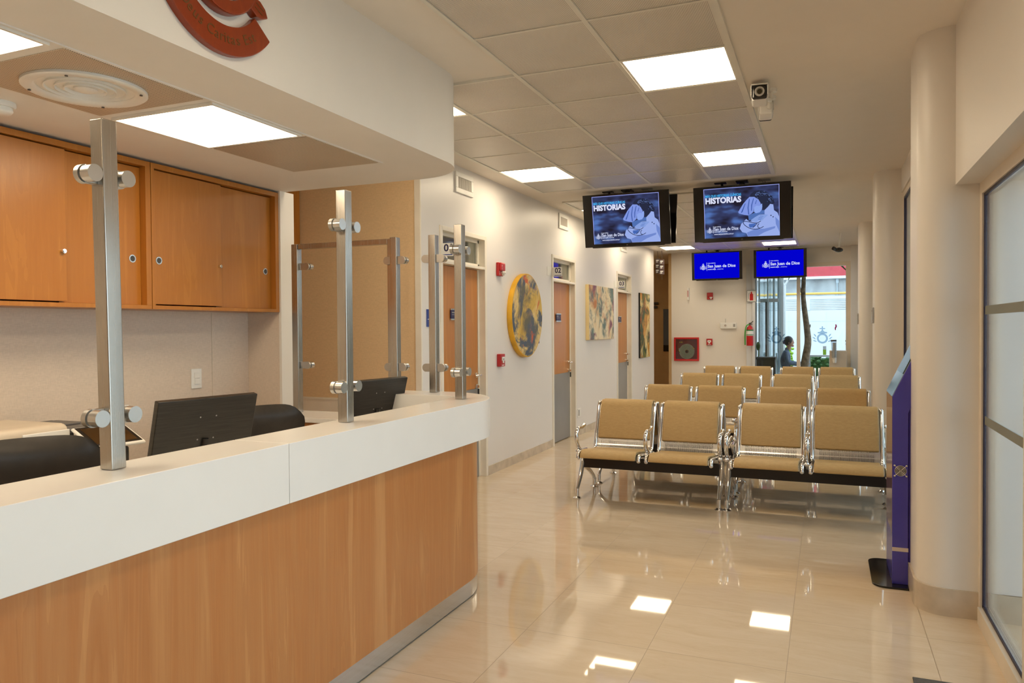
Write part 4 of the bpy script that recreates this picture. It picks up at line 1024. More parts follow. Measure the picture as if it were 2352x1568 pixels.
# fire alarm strobes and pull stations
def strobe(M, lab, txt=True):
    """local x along the wall, y up, z out of the wall"""
    o = M @ Vector((0, 0, 0))
    t = thing('fire_alarm_strobe', o, lab, 'fire alarm', 'fire alarm strobes')
    b = MB(); b.box(-.06, .06, -.07, .07, .0005, .035, .008, M=M); b.box(-.055, .06, -.02, .068, .03, .06, .014, 3, M=M); obj('housing', b, M_['redplastic'], t)
    b = MB(); b.prism([(-.005, -.02), (.05, -.02), (.05, -.035), (.022, -.066), (-.005, -.035)], .03, M @ Matrix.Translation((0, 0, .034)), bev=.004); b.sph((.022, -.034, .064), .015, M=M); obj('lens', b, M_['whiteplastic'], t)
    if txt:
        b = MB()
        for k, ch in enumerate('FIRE'): text_mb(b, ch, .026, M @ Matrix.Translation((-.035, .03-.026*k, .0615 if k < 2 else .0355)), .0004, 'CENTER', .02)
        obj('lettering', b, M_['printwhite'], t)
def pull(M, lab):
    t = thing('fire_alarm_pull', M @ Vector((0, 0, 0)), lab, 'fire alarm', 'fire alarm pull stations')
    b = MB(); b.box(-.058, .058, -.065, .065, .0005, .045, .005, M=M); obj('housing', b, M_['redplastic'], t)
    b = MB(); b.prism([(-.035, .035), (.035, .035), (.035, -.005), (.016, -.005), (.016, -.03), (-.016, -.03), (-.016, -.005), (-.035, -.005)], .008, M @ Matrix.Translation((0, 0, .0452)), bev=.002); hd = obj('pull_handle', b, M_['whiteplastic'], t)
    b = MB(); b.box(-.02, .02, .012, .017, .0533, .0538, M=M); b.box(-.02, .02, .002, .007, .0533, .0538, M=M); obj('print', b, M_['darkgrey'], hd)
    b = MB(); b.box(-.03, .03, -.055, -.047, .0452, .0458, M=M); obj('lettering', b, M_['printwhite'], t)
FL_ = lambda y, z: frame((XL, y, z), (0, 1, 0), (0, 0, 1))
FE_ = lambda x, z: frame((x, YE, z), (1, 0, 0), (0, 0, 1))
strobe(FL_(7.15, 2.095), 'red fire alarm strobe on the left wall between door 01 and the round painting')
pull(FL_(7.155, 1.15), 'red fire alarm pull station on the left wall below the strobe beside door 01')
strobe(FE_(-2.163, 2.10), 'red fire alarm strobe on the end wall under the left blue television', False)
pull(FE_(-2.175, 1.175), 'red fire alarm pull station on the end wall beside the hose cabinet')

# paintings
yy, rr = (.98, .62, .10, 1), (.55, .14, .03, 1)
MR = painting('round_abstract', [(.28, (.40, .22, .015, 1)), (.42, (.66, .44, .07, 1)), (.54, (.74, .56, .24, 1)), (.66, (.46, .20, .03, 1))], 2.6, 2.0, (1, .8, .7), [((.06, .085, .13, 1), 3.4, .49, .57), ((.62, .11, .015, 1), 4.6, .60, .66), ((.24, .13, .18, 1), 5.2, .58, .68), ((.12, .11, .06, 1), 2.2, .58, .70)])
t = thing('round_painting', (XL, 7.83, 1.17), 'round abstract painting in yellow, slate blue and orange on the left wall', 'painting')
RM = frame((XL, 7.83, 1.625), (0, 1, 0), (0, 0, 1))
b = MB(); b.lathe([(0, .0005), (.462, .0005), (.468, .01), (.468, .055), (.462, .06), (.0, .06)], seg=72, M=RM); obj('canvas_rim', b, mat('yellow_rim', (.68, .38, .02), .5, var=.2), t)
b = MB(); b.cyl((0, 0, .0602), (0, 0, .0615), .455, seg=72, M=RM); obj('painted_face', b, MR, t)
MQ = painting('square_abstract', [(.30, (.75, .55, .28, 1)), (.45, (.80, .70, .50, 1)), (.56, (.74, .60, .35, 1)), (.66, (.55, .20, .05, 1))], 2.4, 7.0, (1, .7, .65), [((.20, .04, .10, 1), 2.9, .53, .63), ((.10, .17, .16, 1), 3.6, .53, .63), ((.55, .17, .03, 1), 3.0, .57, .66), ((.68, .34, .05, 1), 2.6, .62, .74)])
t = thing('square_painting', (XL, 10.88, 1.30), 'square abstract painting in cream, maroon and teal between doors 02 and 03', 'painting')
b = MB(); b.box(XL+.0005, XL+.05, 10.21, 11.55, 1.305, 2.095, .003); obj('canvas_edge', b, mat('cream_canvas', (.76, .60, .30), .6), t)
b = MB(); b.box(XL+.0502, XL+.0515, 10.212, 11.548, 1.307, 2.093); obj('painted_face', b, MQ, t)
MN = painting('narrow_abstract', [(.30, (.70, .45, .10, 1)), (.45, (.80, .68, .35, 1)), (.56, (.62, .30, .04, 1)), (.66, (.30, .10, .02, 1))], 2.6, 11.0, (1, .7, .65), [((.025, .07, .035, 1), 3.2, .49, .58), ((.20, .22, .02, 1), 4.0, .55, .65), ((.40, .10, .01, 1), 3.5, .57, .66)])
t = thing('narrow_painting', (XL, 13.87, .915), 'tall narrow abstract painting in green, orange and cream beyond door 03', 'painting')
b = MB(); b.box(XL+.0005, XL+.03, 13.47, 14.27, .918, 2.11, .003); obj('canvas_edge', b, M_['black'], t)
b = MB(); b.box(XL+.0302, XL+.0315, 13.472, 14.268, .92, 2.108); obj('painted_face', b, MN, t)
for y, z, lab in ((9.875, .31, 'white power socket low on the wall beyond door 02'), (13.98, .33, 'white power socket low on the wall below the narrow painting')):
    b = MB(); b.box(XL+.0005, XL+.010, y-.07, y+.07, z-.06, z+.06, .003); t = obj('power_socket', b, M_['whiteplastic']); tag(t, lab, 'socket', 'power sockets')
    b = MB(); b.box(XL+.010, XL+.012, y-.05, y-.005, z-.04, z+.04); obj('insert', b, M_['grey'], t)

# ------------------------------------------------------------------ end wall items
t = thing('fire_hose_cabinet', (-2.632, YE, .79), 'red fire hose cabinet with coiled hose behind glass on the end wall', 'fire hose cabinet')
x0, x1, z0, z1 = -2.883, -2.382, .79, 1.268
b = MB(); k = .035
for a in ((x0, x1, z0, z0+k), (x0, x1, z1-k, z1), (x0, x0+k, z0+k, z1-k), (x1-k, x1, z0+k, z1-k)): b.box(a[0], a[1], YE-.045, YE-.0005, a[2], a[3], .003)
obj('frame', b, M_['red'], t)
b = MB(); b.box(x0+k, x1-k, YE-.008, YE-.0008, z0+k, z1-k); obj('back_panel', b, mat('dark_red_lining', (.22, .010, .012), .5), t)
b = MB(); HC = frame((-2.625, YE-.026, .98), (1, 0, 0), (0, 0, 1))
for r in (.145, .125, .105, .085, .065, .045): b.tube([(r*math.cos(2*PI*k/28), r*math.sin(2*PI*k/28), 0) for k in range(28)], .0105, 8, 1, True, M=HC)
b.tube([(-.145, 0, 0), (-.15, .05, 0), (-.16, .06, 0)], .012, M=HC); hz = obj('coiled_hose', b, mat('canvas_hose', (.50, .45, .37), .8), t)
b = MB(); b.cyl((0, 0, -.012), (0, 0, .012), .02, M=HC); obj('hub', b, M_['black'], hz)
b = MB(); b.cyl((-.165, .015, 0), (-.14, -.02, 0), .014, M=HC); b.cyl((.12, .075, 0), (.15, .05, 0), .016, M=HC); b.sph((-.1, .19, 0), .02, M=HC); b.cyl((-.15, .19, 0), (-.1, .19, 0), .012, M=HC); obj('valve', b, M_['brass'], t)
b = MB(); b.box(x0+k, x1-k, YE-.044, YE-.042, z0+k, z1-k); obj('glass_door', b, M_['glass'], t)
b = MB(); b.box(-1.965, -1.652, YE-.05, YE-.0005, 1.44, 1.56, .012, 3); t = obj('wireless_router', b, M_['whiteplastic']); tag(t, 'white wall-mounted access box on the end wall beside the extinguisher sign', 'router')
b = MB(); b.cyl((-1.86, YE-.06, 1.505), (-1.86, YE-.05, 1.505), .02); b.cyl((-1.862, YE-.02, 1.55), (-1.862, YE-.02, 1.645), .004); obj('antenna', b, M_['silver'], t)
b = MB(); b.box(-1.71, -1.67, YE-.0512, YE-.0498, 1.475, 1.535); obj('indicator', b, M_['grey'], t)
b = MB(); b.box(-2.61, -2.575, YE-.07, YE-.0005, 2.03, 2.275, .003); t = obj('edge_sign', b, M_['whiteplastic']); tag(t, 'thin white projecting sign seen edge-on above the hose cabinet', 'sign')
b = MB(); b.box(-2.604, -2.581, YE-.0712, YE-.0702, 2.09, 2.22); obj('red_print', b, mat('pale_red_print', (.55, .25, .25), .6), t)
# extinguisher with sign on the white post
t = thing('extinguisher_sign', (-1.36, YE-.05, 1.985), 'white sign with a red extinguisher symbol above the fire extinguisher', 'sign')
b = MB(); b.box(-1.448, -1.272, YE-.062, YE-.052, 1.965, 2.195, .001); obj('board', b, M_['whiteplastic'], t)
FS = frame((-1.36, YE-.0622, 2.08), (1, 0, 0), (0, 0, 1))
b = MB(); b.prism([(-.032, -.085), (.032, -.085), (.032, .035), (.012, .055), (.012, .085), (-.012, .085), (-.012, .055), (-.032, .035)], .0008, FS); obj('symbol', b, M_['red'], t)
b = MB(); b.tube([(-.012, .065, .001), (-.05, .05, .001), (-.055, -.03, .001), (-.045, -.06, .001)], .003, 6, M=FS)
for a in ((-.086, .086, -.112, -.106), (-.086, .086, .106, .112), (-.086, -.081, -.112, .112), (.081, .086, -.112, .112)): b.box(*a, 0, .0006, M=FS)
obj('outline', b, M_['darkgrey'], t)
t = thing('fire_extinguisher', (-1.38, YE-.13, 1.10), 'red fire extinguisher with a green hose hung on the white post by the end window', 'fire extinguisher')
ex, ey = -1.385, YE-.125
b = MB(); b.lathe([(0, 1.105), (.062, 1.105), (.066, 1.115), (.066, 1.42), (.055, 1.465), (.025, 1.49), (.02, 1.505), (0, 1.505)], (ex, ey, 0)); obj('cylinder', b, M_['red'], t)
b = MB(); b.lathe([(.0668, 1.30), (.0668, 1.40)], (ex, ey, 0)); lb = obj('label', b, M_['printwhite'], t)
b = MB(); b.lathe([(.0672, 1.395), (.0672, 1.42)], (ex, ey, 0)); b.lathe([(.0674, 1.31), (.0674, 1.325)], (ex, ey, 0)); obj('label_band', b, M_['green'], lb)
b = MB(); b.cyl((ex, ey, 1.50), (ex, ey, 1.54), .016); b.tube([(ex-.02, ey, 1.54), (ex+.03, ey-.01, 1.555), (ex+.06, ey-.02, 1.585)], .009); b.tube([(ex-.02, ey, 1.53), (ex+.05, ey-.01, 1.53)], .008); obj('valve_handle', b, M_['darkgrey'], t)
b = MB(); b.tube([(ex-.01, ey-.02, 1.52), (ex-.06, ey-.05, 1.49), (ex-.085, ey-.055, 1.35), (ex-.085, ey-.05, 1.12)], .012); obj('hose', b, mat('green_hose', (.05, .32, .04), .5), t)
b = MB(); b.box(ex-.03, ex+.03, ey+.066, YE-.048, 1.28, 1.31); obj('wall_hook', b, M_['black'], t)
# window marks
for k, (xc, lab) in enumerate(((-.07, 'frosted pomegranate mark on the end window pane right of the mullion'), (-.90, 'frosted pomegranate mark on the end window pane left of the mullion'))):
    b = MB(); mark(b, .33, frame((xc, YE+.0385, 1.31), (1, 0, 0), (0, 0, 1)), True, .0008)
    t = obj('window_decal', b, M_['decal']); tag(t, lab, 'decal', 'frosted marks on the end window')
b = MB(); b.tube([(.165, YE+.036, 1.51), (.172, YE+.03, 1.47), (.158, YE+.03, 1.44), (.162, YE+.036, 1.40)], [.010, .014, .012, .006]); t = obj('ribbon', b, mat('magenta_ribbon', (.45, .01, .16), .5)); tag(t, 'small magenta ribbon stuck on the end window', 'ribbon')
# water dispenser
t = thing('water_dispenser', (.20, 15.2, 0), 'beige water dispenser with a clear cup tube before the end window', 'water dispenser')
b = MB(); b.box(.055, .345, 15.05, 15.38, 0, 1.02, .008); obj('body', b, M_['water'], t)
b = MB(); b.box(.06, .34, 15.06, 15.37, 1.02, 1.026); obj('top_panel', b, M_['whiteplastic'], t)
b = MB(); b.cyl((.135, 15.0, .90), (.125, 15.0, 1.20), .04, .045); tb_ = obj('cup_tube', b, M_['cup'], t)
b = MB(); b.cyl((.125, 15.0, 1.195), (.1245, 15.0, 1.225), .05); obj('tube_cap', b, M_['darkgrey'], tb_)
b = MB()
for k in range(9): z = .80+.04*k; b.cyl((.140, 15.0, z), (.139, 15.0, z+.055), .028, .037)
obj('paper_cup', b, M_['whiteplastic'], t)
# hanging direction sign in the passage
t = thing('direction_sign', (-3.04, 14.9, 2.49), 'hanging brown direction sign with white lettering at the hall entrance', 'sign')
for k, xa in enumerate((-3.14, -3.035)):
    b = MB()
    for j in range(3): b.box(xa, xa+.09, 14.9-.01-.1*k, 14.9-.1*k, 2.55-.03*k+.1*j, 2.64-.03*k+.1*j, .002)
    p = obj('panel', b, mat('brown_panel', (.075, .05, .055), .4), t)
    b = MB()
    for j in range(3):
        z = 2.55-.03*k+.1*j
        b.box(xa+.012, xa+.065, 14.888-.1*k, 14.8895-.1*k, z+.05, z+.068); b.box(xa+.012, xa+.05, 14.888-.1*k, 14.8895-.1*k, z+.022, z+.034)
    obj('lettering', b, M_['printwhite'], p)
    b = MB(); b.cyl((xa+.045, 14.895-.1*k, 2.84), (xa+.045, 14.895-.1*k, ZC), .004, seg=8); b.cyl((xa+.045, 14.895-.1*k, 2.42), (xa+.045, 14.895-.1*k, 2.55), .003, seg=8); obj('hanger', b, M_['darkgrey'], t)

# ------------------------------------------------------------------ ceiling cameras
def bullet(o, tgt, lab, L=.2, mountp=None, k=1.0):
    o, tgt = Vector(o), Vector(tgt); d = (tgt-o).normalized()
    t = thing('security_camera', mountp, lab, 'security camera', 'bullet cameras on the ceiling')
    F = frame(o, d.cross(Vector((0, 0, 1))), Vector((0, 0, 1)))         # local z = backwards or forwards
    if (F.to_3x3() @ Vector((0, 0, 1))).dot(d) < 0: F = F @ Matrix.Diagonal((-1, 1, -1, 1))
    F = F @ Matrix.Scale(k, 4)
    b = MB(); b.box(-.046, .046, -.045, .045, -L*.5, L*.5, .014, 3, M=F); obj('body', b, M_['whiteplastic'], t)
    b = MB(); b.box(-.05, .05, .042, .05, -L*.45, L*.72, .004, M=F); b.box(-.052, -.046, -.02, .05, -L*.45, L*.66, .003, M=F); b.box(.046, .052, -.02, .05, -L*.45, L*.66, .003, M=F); obj('sun_shield', b, M_['whiteplastic'], t)
    b = MB(); b.box(-.044, .044, -.043, .040, L*.5, L*.5+.03, .012, 3, M=F); fp = obj('front_face', b, M_['blackgloss'], t)
    b = MB(); b.lathe([(.018, L*.5+.031), (.02, L*.5+.035), (.03, L*.5+.035), (.031, L*.5+.03)], M=F); obj('lens_ring', b, M_['silver'], fp)
    b = MB(); b.cyl((0, 0, L*.5+.03), (0, 0, L*.5+.034), .016, M=F); obj('lens', b, mat('lens_glass', (.02, .015, .005), .05), fp)
    mp = Vector(mountp); b = MB(); b.cyl((mp.x, mp.y, ZC-.02), (mp.x, mp.y, ZC-.0005), .04); b.tube([(mp.x, mp.y, ZC-.02), (mp.x, mp.y, ZC-.07), F @ Vector((0, .03, -L*.3))], .014); obj('mount', b, M_['whiteplastic'], t)
bullet((-.385, 4.93, 2.915), (0, 0, 1.55), 'white bullet camera with black face on the ceiling, pointing towards the counter', mountp=(-.33, 5.06, ZC), k=.98, L=.16)
bullet((-.375, 5.31, 2.925), (-.52, 6.8, 2.35), 'white bullet camera on the ceiling pointing down the corridor away from the counter', mountp=(-.345, 5.22, ZC), k=.95, L=.18)
t = thing('dome_camera', (.19, 13.3, ZC), 'small dark camera on the far ceiling above the end window', 'security camera')
b = MB(); b.tube([(.21, 13.3, ZC), (.2, 13.3, 2.86), (.19, 13.28, 2.76)], .012); obj('arm', b, M_['whiteplastic'], t)
b = MB(); b.sph((.185, 13.25, 2.71), .055, (1.2, 1.2, .7)); b.cyl((.13, 13.2, 2.72), (.10, 13.17, 2.735), .03); obj('head', b, M_['blackgloss'], t)

# ------------------------------------------------------------------ kiosk
t = thing('ticket_kiosk', (.42, 4.97, 0), 'purple self-service kiosk with sloped screen beside the nearest column', 'kiosk')
b = MB(); bp = []
for cx, cy, a0 in ((.243+.07, 5.25-.07, 90), (.243+.07, 4.69+.07, 180)):
    for k in range(7): a = math.radians(a0+15*k); bp.append((cx+.07*math.cos(a), cy+.07*math.sin(a)))
b.prism(bp+[(.62, 4.69), (.62, 5.25)], .012, Matrix.Identity(4), bev=.002); obj('base_plate', b, M_['blackgloss'], t)
y0, y1 = 4.755, 5.19
MK = frame((0, y1, 0), (1, 0, 0), (0, 0, 1))              # local z = -y
body = [(.347, .012), (.347, 1.08), (.56, 1.545), (.60, 1.545), (.60, 1.33), (.46, 1.06), (.428, .99), (.428, .012)]
b = MB(); b.prism(body, y1-y0, MK, bev=.003); obj('body', b, M_['purple'], t)
b = MB(); b.prism([(.3455, .30), (.3455, 1.078), (.347, 1.078), (.347, .30)], y1-y0-.01, MK @ Matrix.Translation((0, 0, .005))); obj('front_skin', b, mat('glossy_mauve_front', (.20, .13, .20), .10, 0, .6), t)
d = Vector((.213, 0, .465)).normalized(); FK = frame((.347, y1, 1.08), (0, -1, 0), d)   # local x towards the camera, y up the slope
W, L = y1-y0, math.hypot(.213, .465)
sg = 1 if (FK.to_3x3() @ Vector((0, 0, 1))).x < 0 else -1
b = MB(); b.box(.004, W-.004, .0, L, 0, .003*sg, M=FK); sk = obj('top_skin', b, mat('glossy_grey_panel', (.20, .24, .28), .06, 0, .8), t)
b = MB(); b.box(.03, W-.03, .14, L-.02, .003*sg, .006*sg, M=FK); obj('screen', b, M_['blackgloss'], t)
b = MB(); b.box(.43, .458, y0+.012, y1-.012, .075, 1.05, .003); b.box(.43, .47, y0+.03, y1-.03, .012, .075); obj('rear_cover', b, M_['purple2'], t)
b = MB(); b.box(.3465, .4285, y0-.0012, y0-.0002, .20, .222); obj('pale_stripe', b, mat('pale_stripe', (.55, .47, .44), .4), t)
b = MB(); b.box(.4305, .4575, y0+.0105, y0+.0118, .10, .135); obj('cyan_stripe', b, M_['cyan'], t)
FF = frame((.3885, y0-.0005, .66), (1, 0, 0), (0, 0, 1))
b = MB(); b.cyl((0, 0, 0), (0, 0, .0008), .03, M=FF); fg = obj('fan_opening', b, M_['black'], t)
b = MB()
for r in (.008, .015, .022, .029): b.tube([(r*math.cos(2*PI*k/24), r*math.sin(2*PI*k/24), .003) for k in range(24)], .0013, 6, 1, True, M=FF)
for a in (.785, 2.356): b.cyl((-.042*math.cos(a), -.042*math.sin(a), .003), (.042*math.cos(a), .042*math.sin(a), .003), .0013, seg=6, M=FF)
for a in range(4): b.sph((.042*math.cos(.785+a*PI/2), .042*math.sin(.785+a*PI/2), .003), .006, M=FF)
obj('fan_guard', b, M_['silver'], fg)
b = MB(); b.box(.46, .60, y0+.05, y1-.05, .85, 1.07, .004); b.box(.46, .56, y0+.05, y1-.05, .20, .52, .004); obj('rear_unit', b, M_['whiteplastic'], t)
b = MB(); b.box(.459, .59, y0+.045, y1-.045, .60, .85, .004); b.box(.47, .60, y0+.04, y1-.04, .012, .19, .004); obj('printer_unit', b, M_['blackgloss'], t)
# door catches on the columns
for y, lab in ((8.24, 'slim steel plate on the side of the middle column'), (12.12, 'slim steel plate on the side of the far column')):
    b = MB(); b.box(.419, .4397, y+.04, y+.08, 1.505, 1.665, .005); t = obj('steel_plate', b, M_['silver']); tag(t, lab, 'plate', 'steel plates on the columns')
    b = MB(); b.cyl((.417, y+.06, 1.63), (.42, y+.06, 1.63), .006); obj('screw', b, M_['darkgrey'], t)
b = MB(); b.box(.335, .70, .9, 3.53, .0005, .008, .002); t = obj('door_mat', b, M_['mat']); tag(t, 'charcoal entrance mat on the floor by the entrance glazing', 'mat')
# ------------------------------------------------------------------ courtyard beyond the end window
b = MB(); b.box(-14, 14, 15.65, 40, -.30, -.02); struct('ground', b, M_['paving'])
b = MB(); b.box(-3, 3, 17.8, 19.6, -.02, 0.0); t = struct('ground_lawn', b, M_['grass'])
t = thing('boundary_fence', (-.7, 23, 0), 'white boundary fence with louvred top across the courtyard', 'fence')
b = MB(); b.box(-8, 8, 23, 23.12, -.05, 1.93)
for x in range(-8, 8): b.box(x, x+.012, 22.995, 23.0, -.05, 1.93)
b.box(-8, 8, 22.994, 23, 1.62, 1.635); obj('panel', b, M_['fence'], t)
b = MB(); z = 1.95
for k in range(6): b.box(-8, 8, 23, 23.06, 1.955+.048*k, 1.98+.048*k)
b.box(-8, 8, 22.98, 23.1, 2.24, 2.33); obj('louvre', b, M_['fence'], t)
b = MB()
for x in (-6, -3.2, -.55, 2.2, 5): b.box(x, x+.12, 22.98, 23.08, 1.93, 2.24)
obj('post', b, M_['fence'], t)
t = thing('neighbour_building', (-.7, 26, 0), 'grey concrete building with a red upper band behind the white fence', 'building')
b = MB(); b.box(-10, 10, 26, 26.3, 0, 2.98); obj('concrete_wall', b, M_['concrete'], t)
b = MB(); b.box(-10, 10, 25.8, 26.3, 2.98, 3.06); obj('ledge', b, M_['fence'], t)
b = MB(); b.box(-10, 10, 25.9, 26.3, 3.06, 4.4); obj('red_band', b, M_['redband'], t)
b = MB(); b.box(.28, .36, 25.95, 26, 2.84, 2.98); b.box(.30, .33, 25.95, 26, 2.4, 2.84); obj('drain', b, M_['bluegrey'], t)
b = MB(); b.cyl((-9, 24.5, 2.46), (9, 24.5, 2.46), .035); t = obj('yellow_pipe', b, M_['yellow']); tag(t, 'yellow pipe running above the white fence', 'pipe')
b = MB()
for x in (-6, -2, .8, 4): b.box(x-.02, x+.02, 24.48, 24.52, -.2, 2.44)
obj('support', b, M_['bluegrey'], t)
# glazed side of the neighbouring lobby
t = thing('glazed_partition', (-1.2, 17.2, 0), 'glass and steel partition with slim uprights left of the tree', 'partition')
for k, (x, y, w_) in enumerate(((-1.34, 16.2, .05), (-1.33, 16.9, .035), (-1.26, 17.5, .035), (-1.17, 17.1, .03), (-1.10, 18.0, .035), (-1.02, 18.4, .05), (-.98, 18.9, .09))):
    b = MB(); b.box(x-w_/2, x+w_/2, y-w_/2, y+w_/2, -.03, 3.4); obj('upright', b, M_['bluegrey'] if k not in (0, 6) else M_['fence'], t)
b = MB(); b.box(-1.235, -1.16, 17.3, 17.34, -.03, 2.02); obj('door_leaf', b, M_['darkgrey'], t)
b = MB(); b.box(-1.36, -.98, 17.6, 17.66, 2.02, 2.10); obj('head_rail', b, M_['fence'], t)
b = MB(); b.prism([(-1.335, 16.9), (-.985, 18.9), (-.981, 18.9), (-1.331, 16.9)], 3.3, Matrix.Identity(4)); obj('pane', b, M_['glass'], t)
b = MB(); b.box(-1.29, -.94, 15.75, 16.1, -.02, .84, .01); b.box(-1.305, -.93, 15.73, 16.12, .82, .865, .005); t = obj('planter', b, mat('dark_planter', (.035, .034, .032), .6)); tag(t, 'dark grey box planter outside behind the back row of benches', 'planter')
b = MB(); b.cyl((-1.27, 15.95, .84), (-1.27, 15.95, 1.0), .012, .01); b.sph((-1.275, 15.95, 1.08), .04, (1, 1, 2.2)); obj('shrub', b, M_['leafdark'], t)
# tree trunk
t = thing('tree', (-.42, 17.0, -.02), 'bare slender tree trunk outside the end window', 'tree')
b = MB(); b.tube([(-.44, 17, -.05), (-.43, 17, .6), (-.36, 17, 1.1), (-.375, 17, 1.4), (-.41, 17, 1.7), (-.45, 17, 2.1), (-.44, 17, 2.5), (-.42, 17, 3.2)], [.09, .08, .07, .062, .056, .048, .042, .038], 14, 4); obj('trunk', b, M_['bark'], t)
b = MB(); b.tube([(-.45, 17, 2.05), (-.49, 17, 2.2), (-.53, 17.0, 2.38)], [.02, .014, .008]); b.tube([(-.36, 17, 1.4), (-.32, 17, 1.47), (-.315, 17, 1.52)], [.022, .014, .006]); obj('stub', b, M_['bark'], t)
b = MB()
for k in range(26):
    a = random.random()*6.28; e = random.uniform(-.2, .6); L = random.uniform(.5, 1.0); p = Vector((-.42, 17, random.uniform(2.8, 3.4)))
    d_ = Vector((math.cos(a)*math.cos(e), math.sin(a)*math.cos(e), math.sin(e)))
    b.tube([p, p+d_*L*.5+Vector((0, 0, .05)), p+d_*L-Vector((0, 0, .35*L))], [.012, .03, .004], 5, 3)
obj('fronds', b, M_['leafdark'], t)
# white post with a forked head
t = thing('forked_post', (-.967, 20, -.02), 'slim white post with a forked head outside left of the mullion', 'post')
b = MB(); b.cyl((-.967, 20, -.05), (-.967, 20, 2.5), .03); obj('shaft', b, M_['fence'], t)
b = MB(); b.tube([(-.967, 20, 2.5), (-1.06, 20, 2.66), (-1.13, 20, 2.8)], .02, smooth=1); b.tube([(-.967, 20, 2.5), (-.87, 20, 2.66), (-.80, 20, 2.8)], .02, smooth=1); b.box(-1.15, -.78, 19.98, 20.02, 2.8, 2.83); obj('fork', b, M_['fence'], t)
# hedges
def hedge(name, x0, x1, y0, y1, z0, z1, m, lab, n):
    b = MB(); b.box(x0+.05, x1-.05, y0+.05, y1-.05, z0, z1-.05)
    for k in range(n):
        p = (random.uniform(x0, x1), random.uniform(y0, y0+(y1-y0)*.5), random.uniform(z0, z1)); r = random.uniform(.03, .06)
        b.sph(p, r, (1, 1, .7), 6, 4)
    t = obj(name, b, m); tag(t, lab, 'hedge'); return t
hedge('hedge', -.45, .30, 20, 20.5, -.02, .72, M_['leafdark'], 'dark green clipped hedge under the white outdoor table', 320)
hedge('hedge', -1.12, -.78, 20.1, 20.6, -.02, .97, M_['leaflime'], 'lime green shrub behind the seated person', 200)
# outdoor table
t = thing('outdoor_table', (-.15, 18.6, -.02), 'white outdoor table behind the tree trunk', 'table')
b = MB(); b.box(-.40, .12, 18.4, 18.9, .78, .82, .004); obj('table_top', b, M_['fence'], t)
for x in (-.36, .08):
    for y in (18.45, 18.85): b = MB(); b.box(x-.02, x+.02, y-.02, y+.02, -.02, .78); obj('leg', b, M_['fence'], t)
t = thing('menu_card', (-.04, 18.55, .82), 'white and lime card standing on the outdoor table', 'card')
b = MB(); b.box(-.072, -.002, 18.54, 18.56, .821, .94); obj('lower_half', b, M_['leaflime'], t)
b = MB(); b.box(-.072, -.002, 18.54, 18.56, .94, 1.02); obj('upper_half', b, M_['fence'], t)
# outdoor chair and people
t = thing('outdoor_chair', (-.84, 17.75, -.02), 'slim white outdoor chair under the seated person', 'chair')
b = MB(); b.box(-1.0, -.62, 17.55, 17.95, .41, .44, .01); obj('seat', b, M_['fence'], t)
b = MB(); b.tube([(-.99, 17.57, .42), (-1.02, 17.57, .88), (-1.02, 17.93, .88), (-.99, 17.93, .42)], .014, smooth=1); b.box(-1.03, -1.01, 17.57, 17.93, .70, .86, .004); obj('backrest', b, M_['bluegrey'], t)
for x in (-.98, -.64):
    for y in (17.58, 17.92): b = MB(); b.cyl((x, y, -.02), (x, y, .42), .013); obj('leg', b, M_['bluegrey'], t)
def skinned(name, V, Ed, R, m, parent, loc):
    me = bpy.data.meshes.new(name); me.from_pydata([tuple(Vector(v)-loc) for v in V], Ed, []); me.materials.append(m)
    o = bpy.data.objects.new(name, me); COL.objects.link(o); o.parent = parent
    sk = o.modifiers.new('skin', 'SKIN'); sk.use_smooth_shade = True
    sv = me.skin_vertices[0].data
    for i, r in enumerate(R): sv[i].radius = (r, r) if not isinstance(r, tuple) else r; sv[i].use_root = (i == 0)
    s2 = o.modifiers.new('sub', 'SUBSURF'); s2.levels = 2; s2.render_levels = 2
    return o
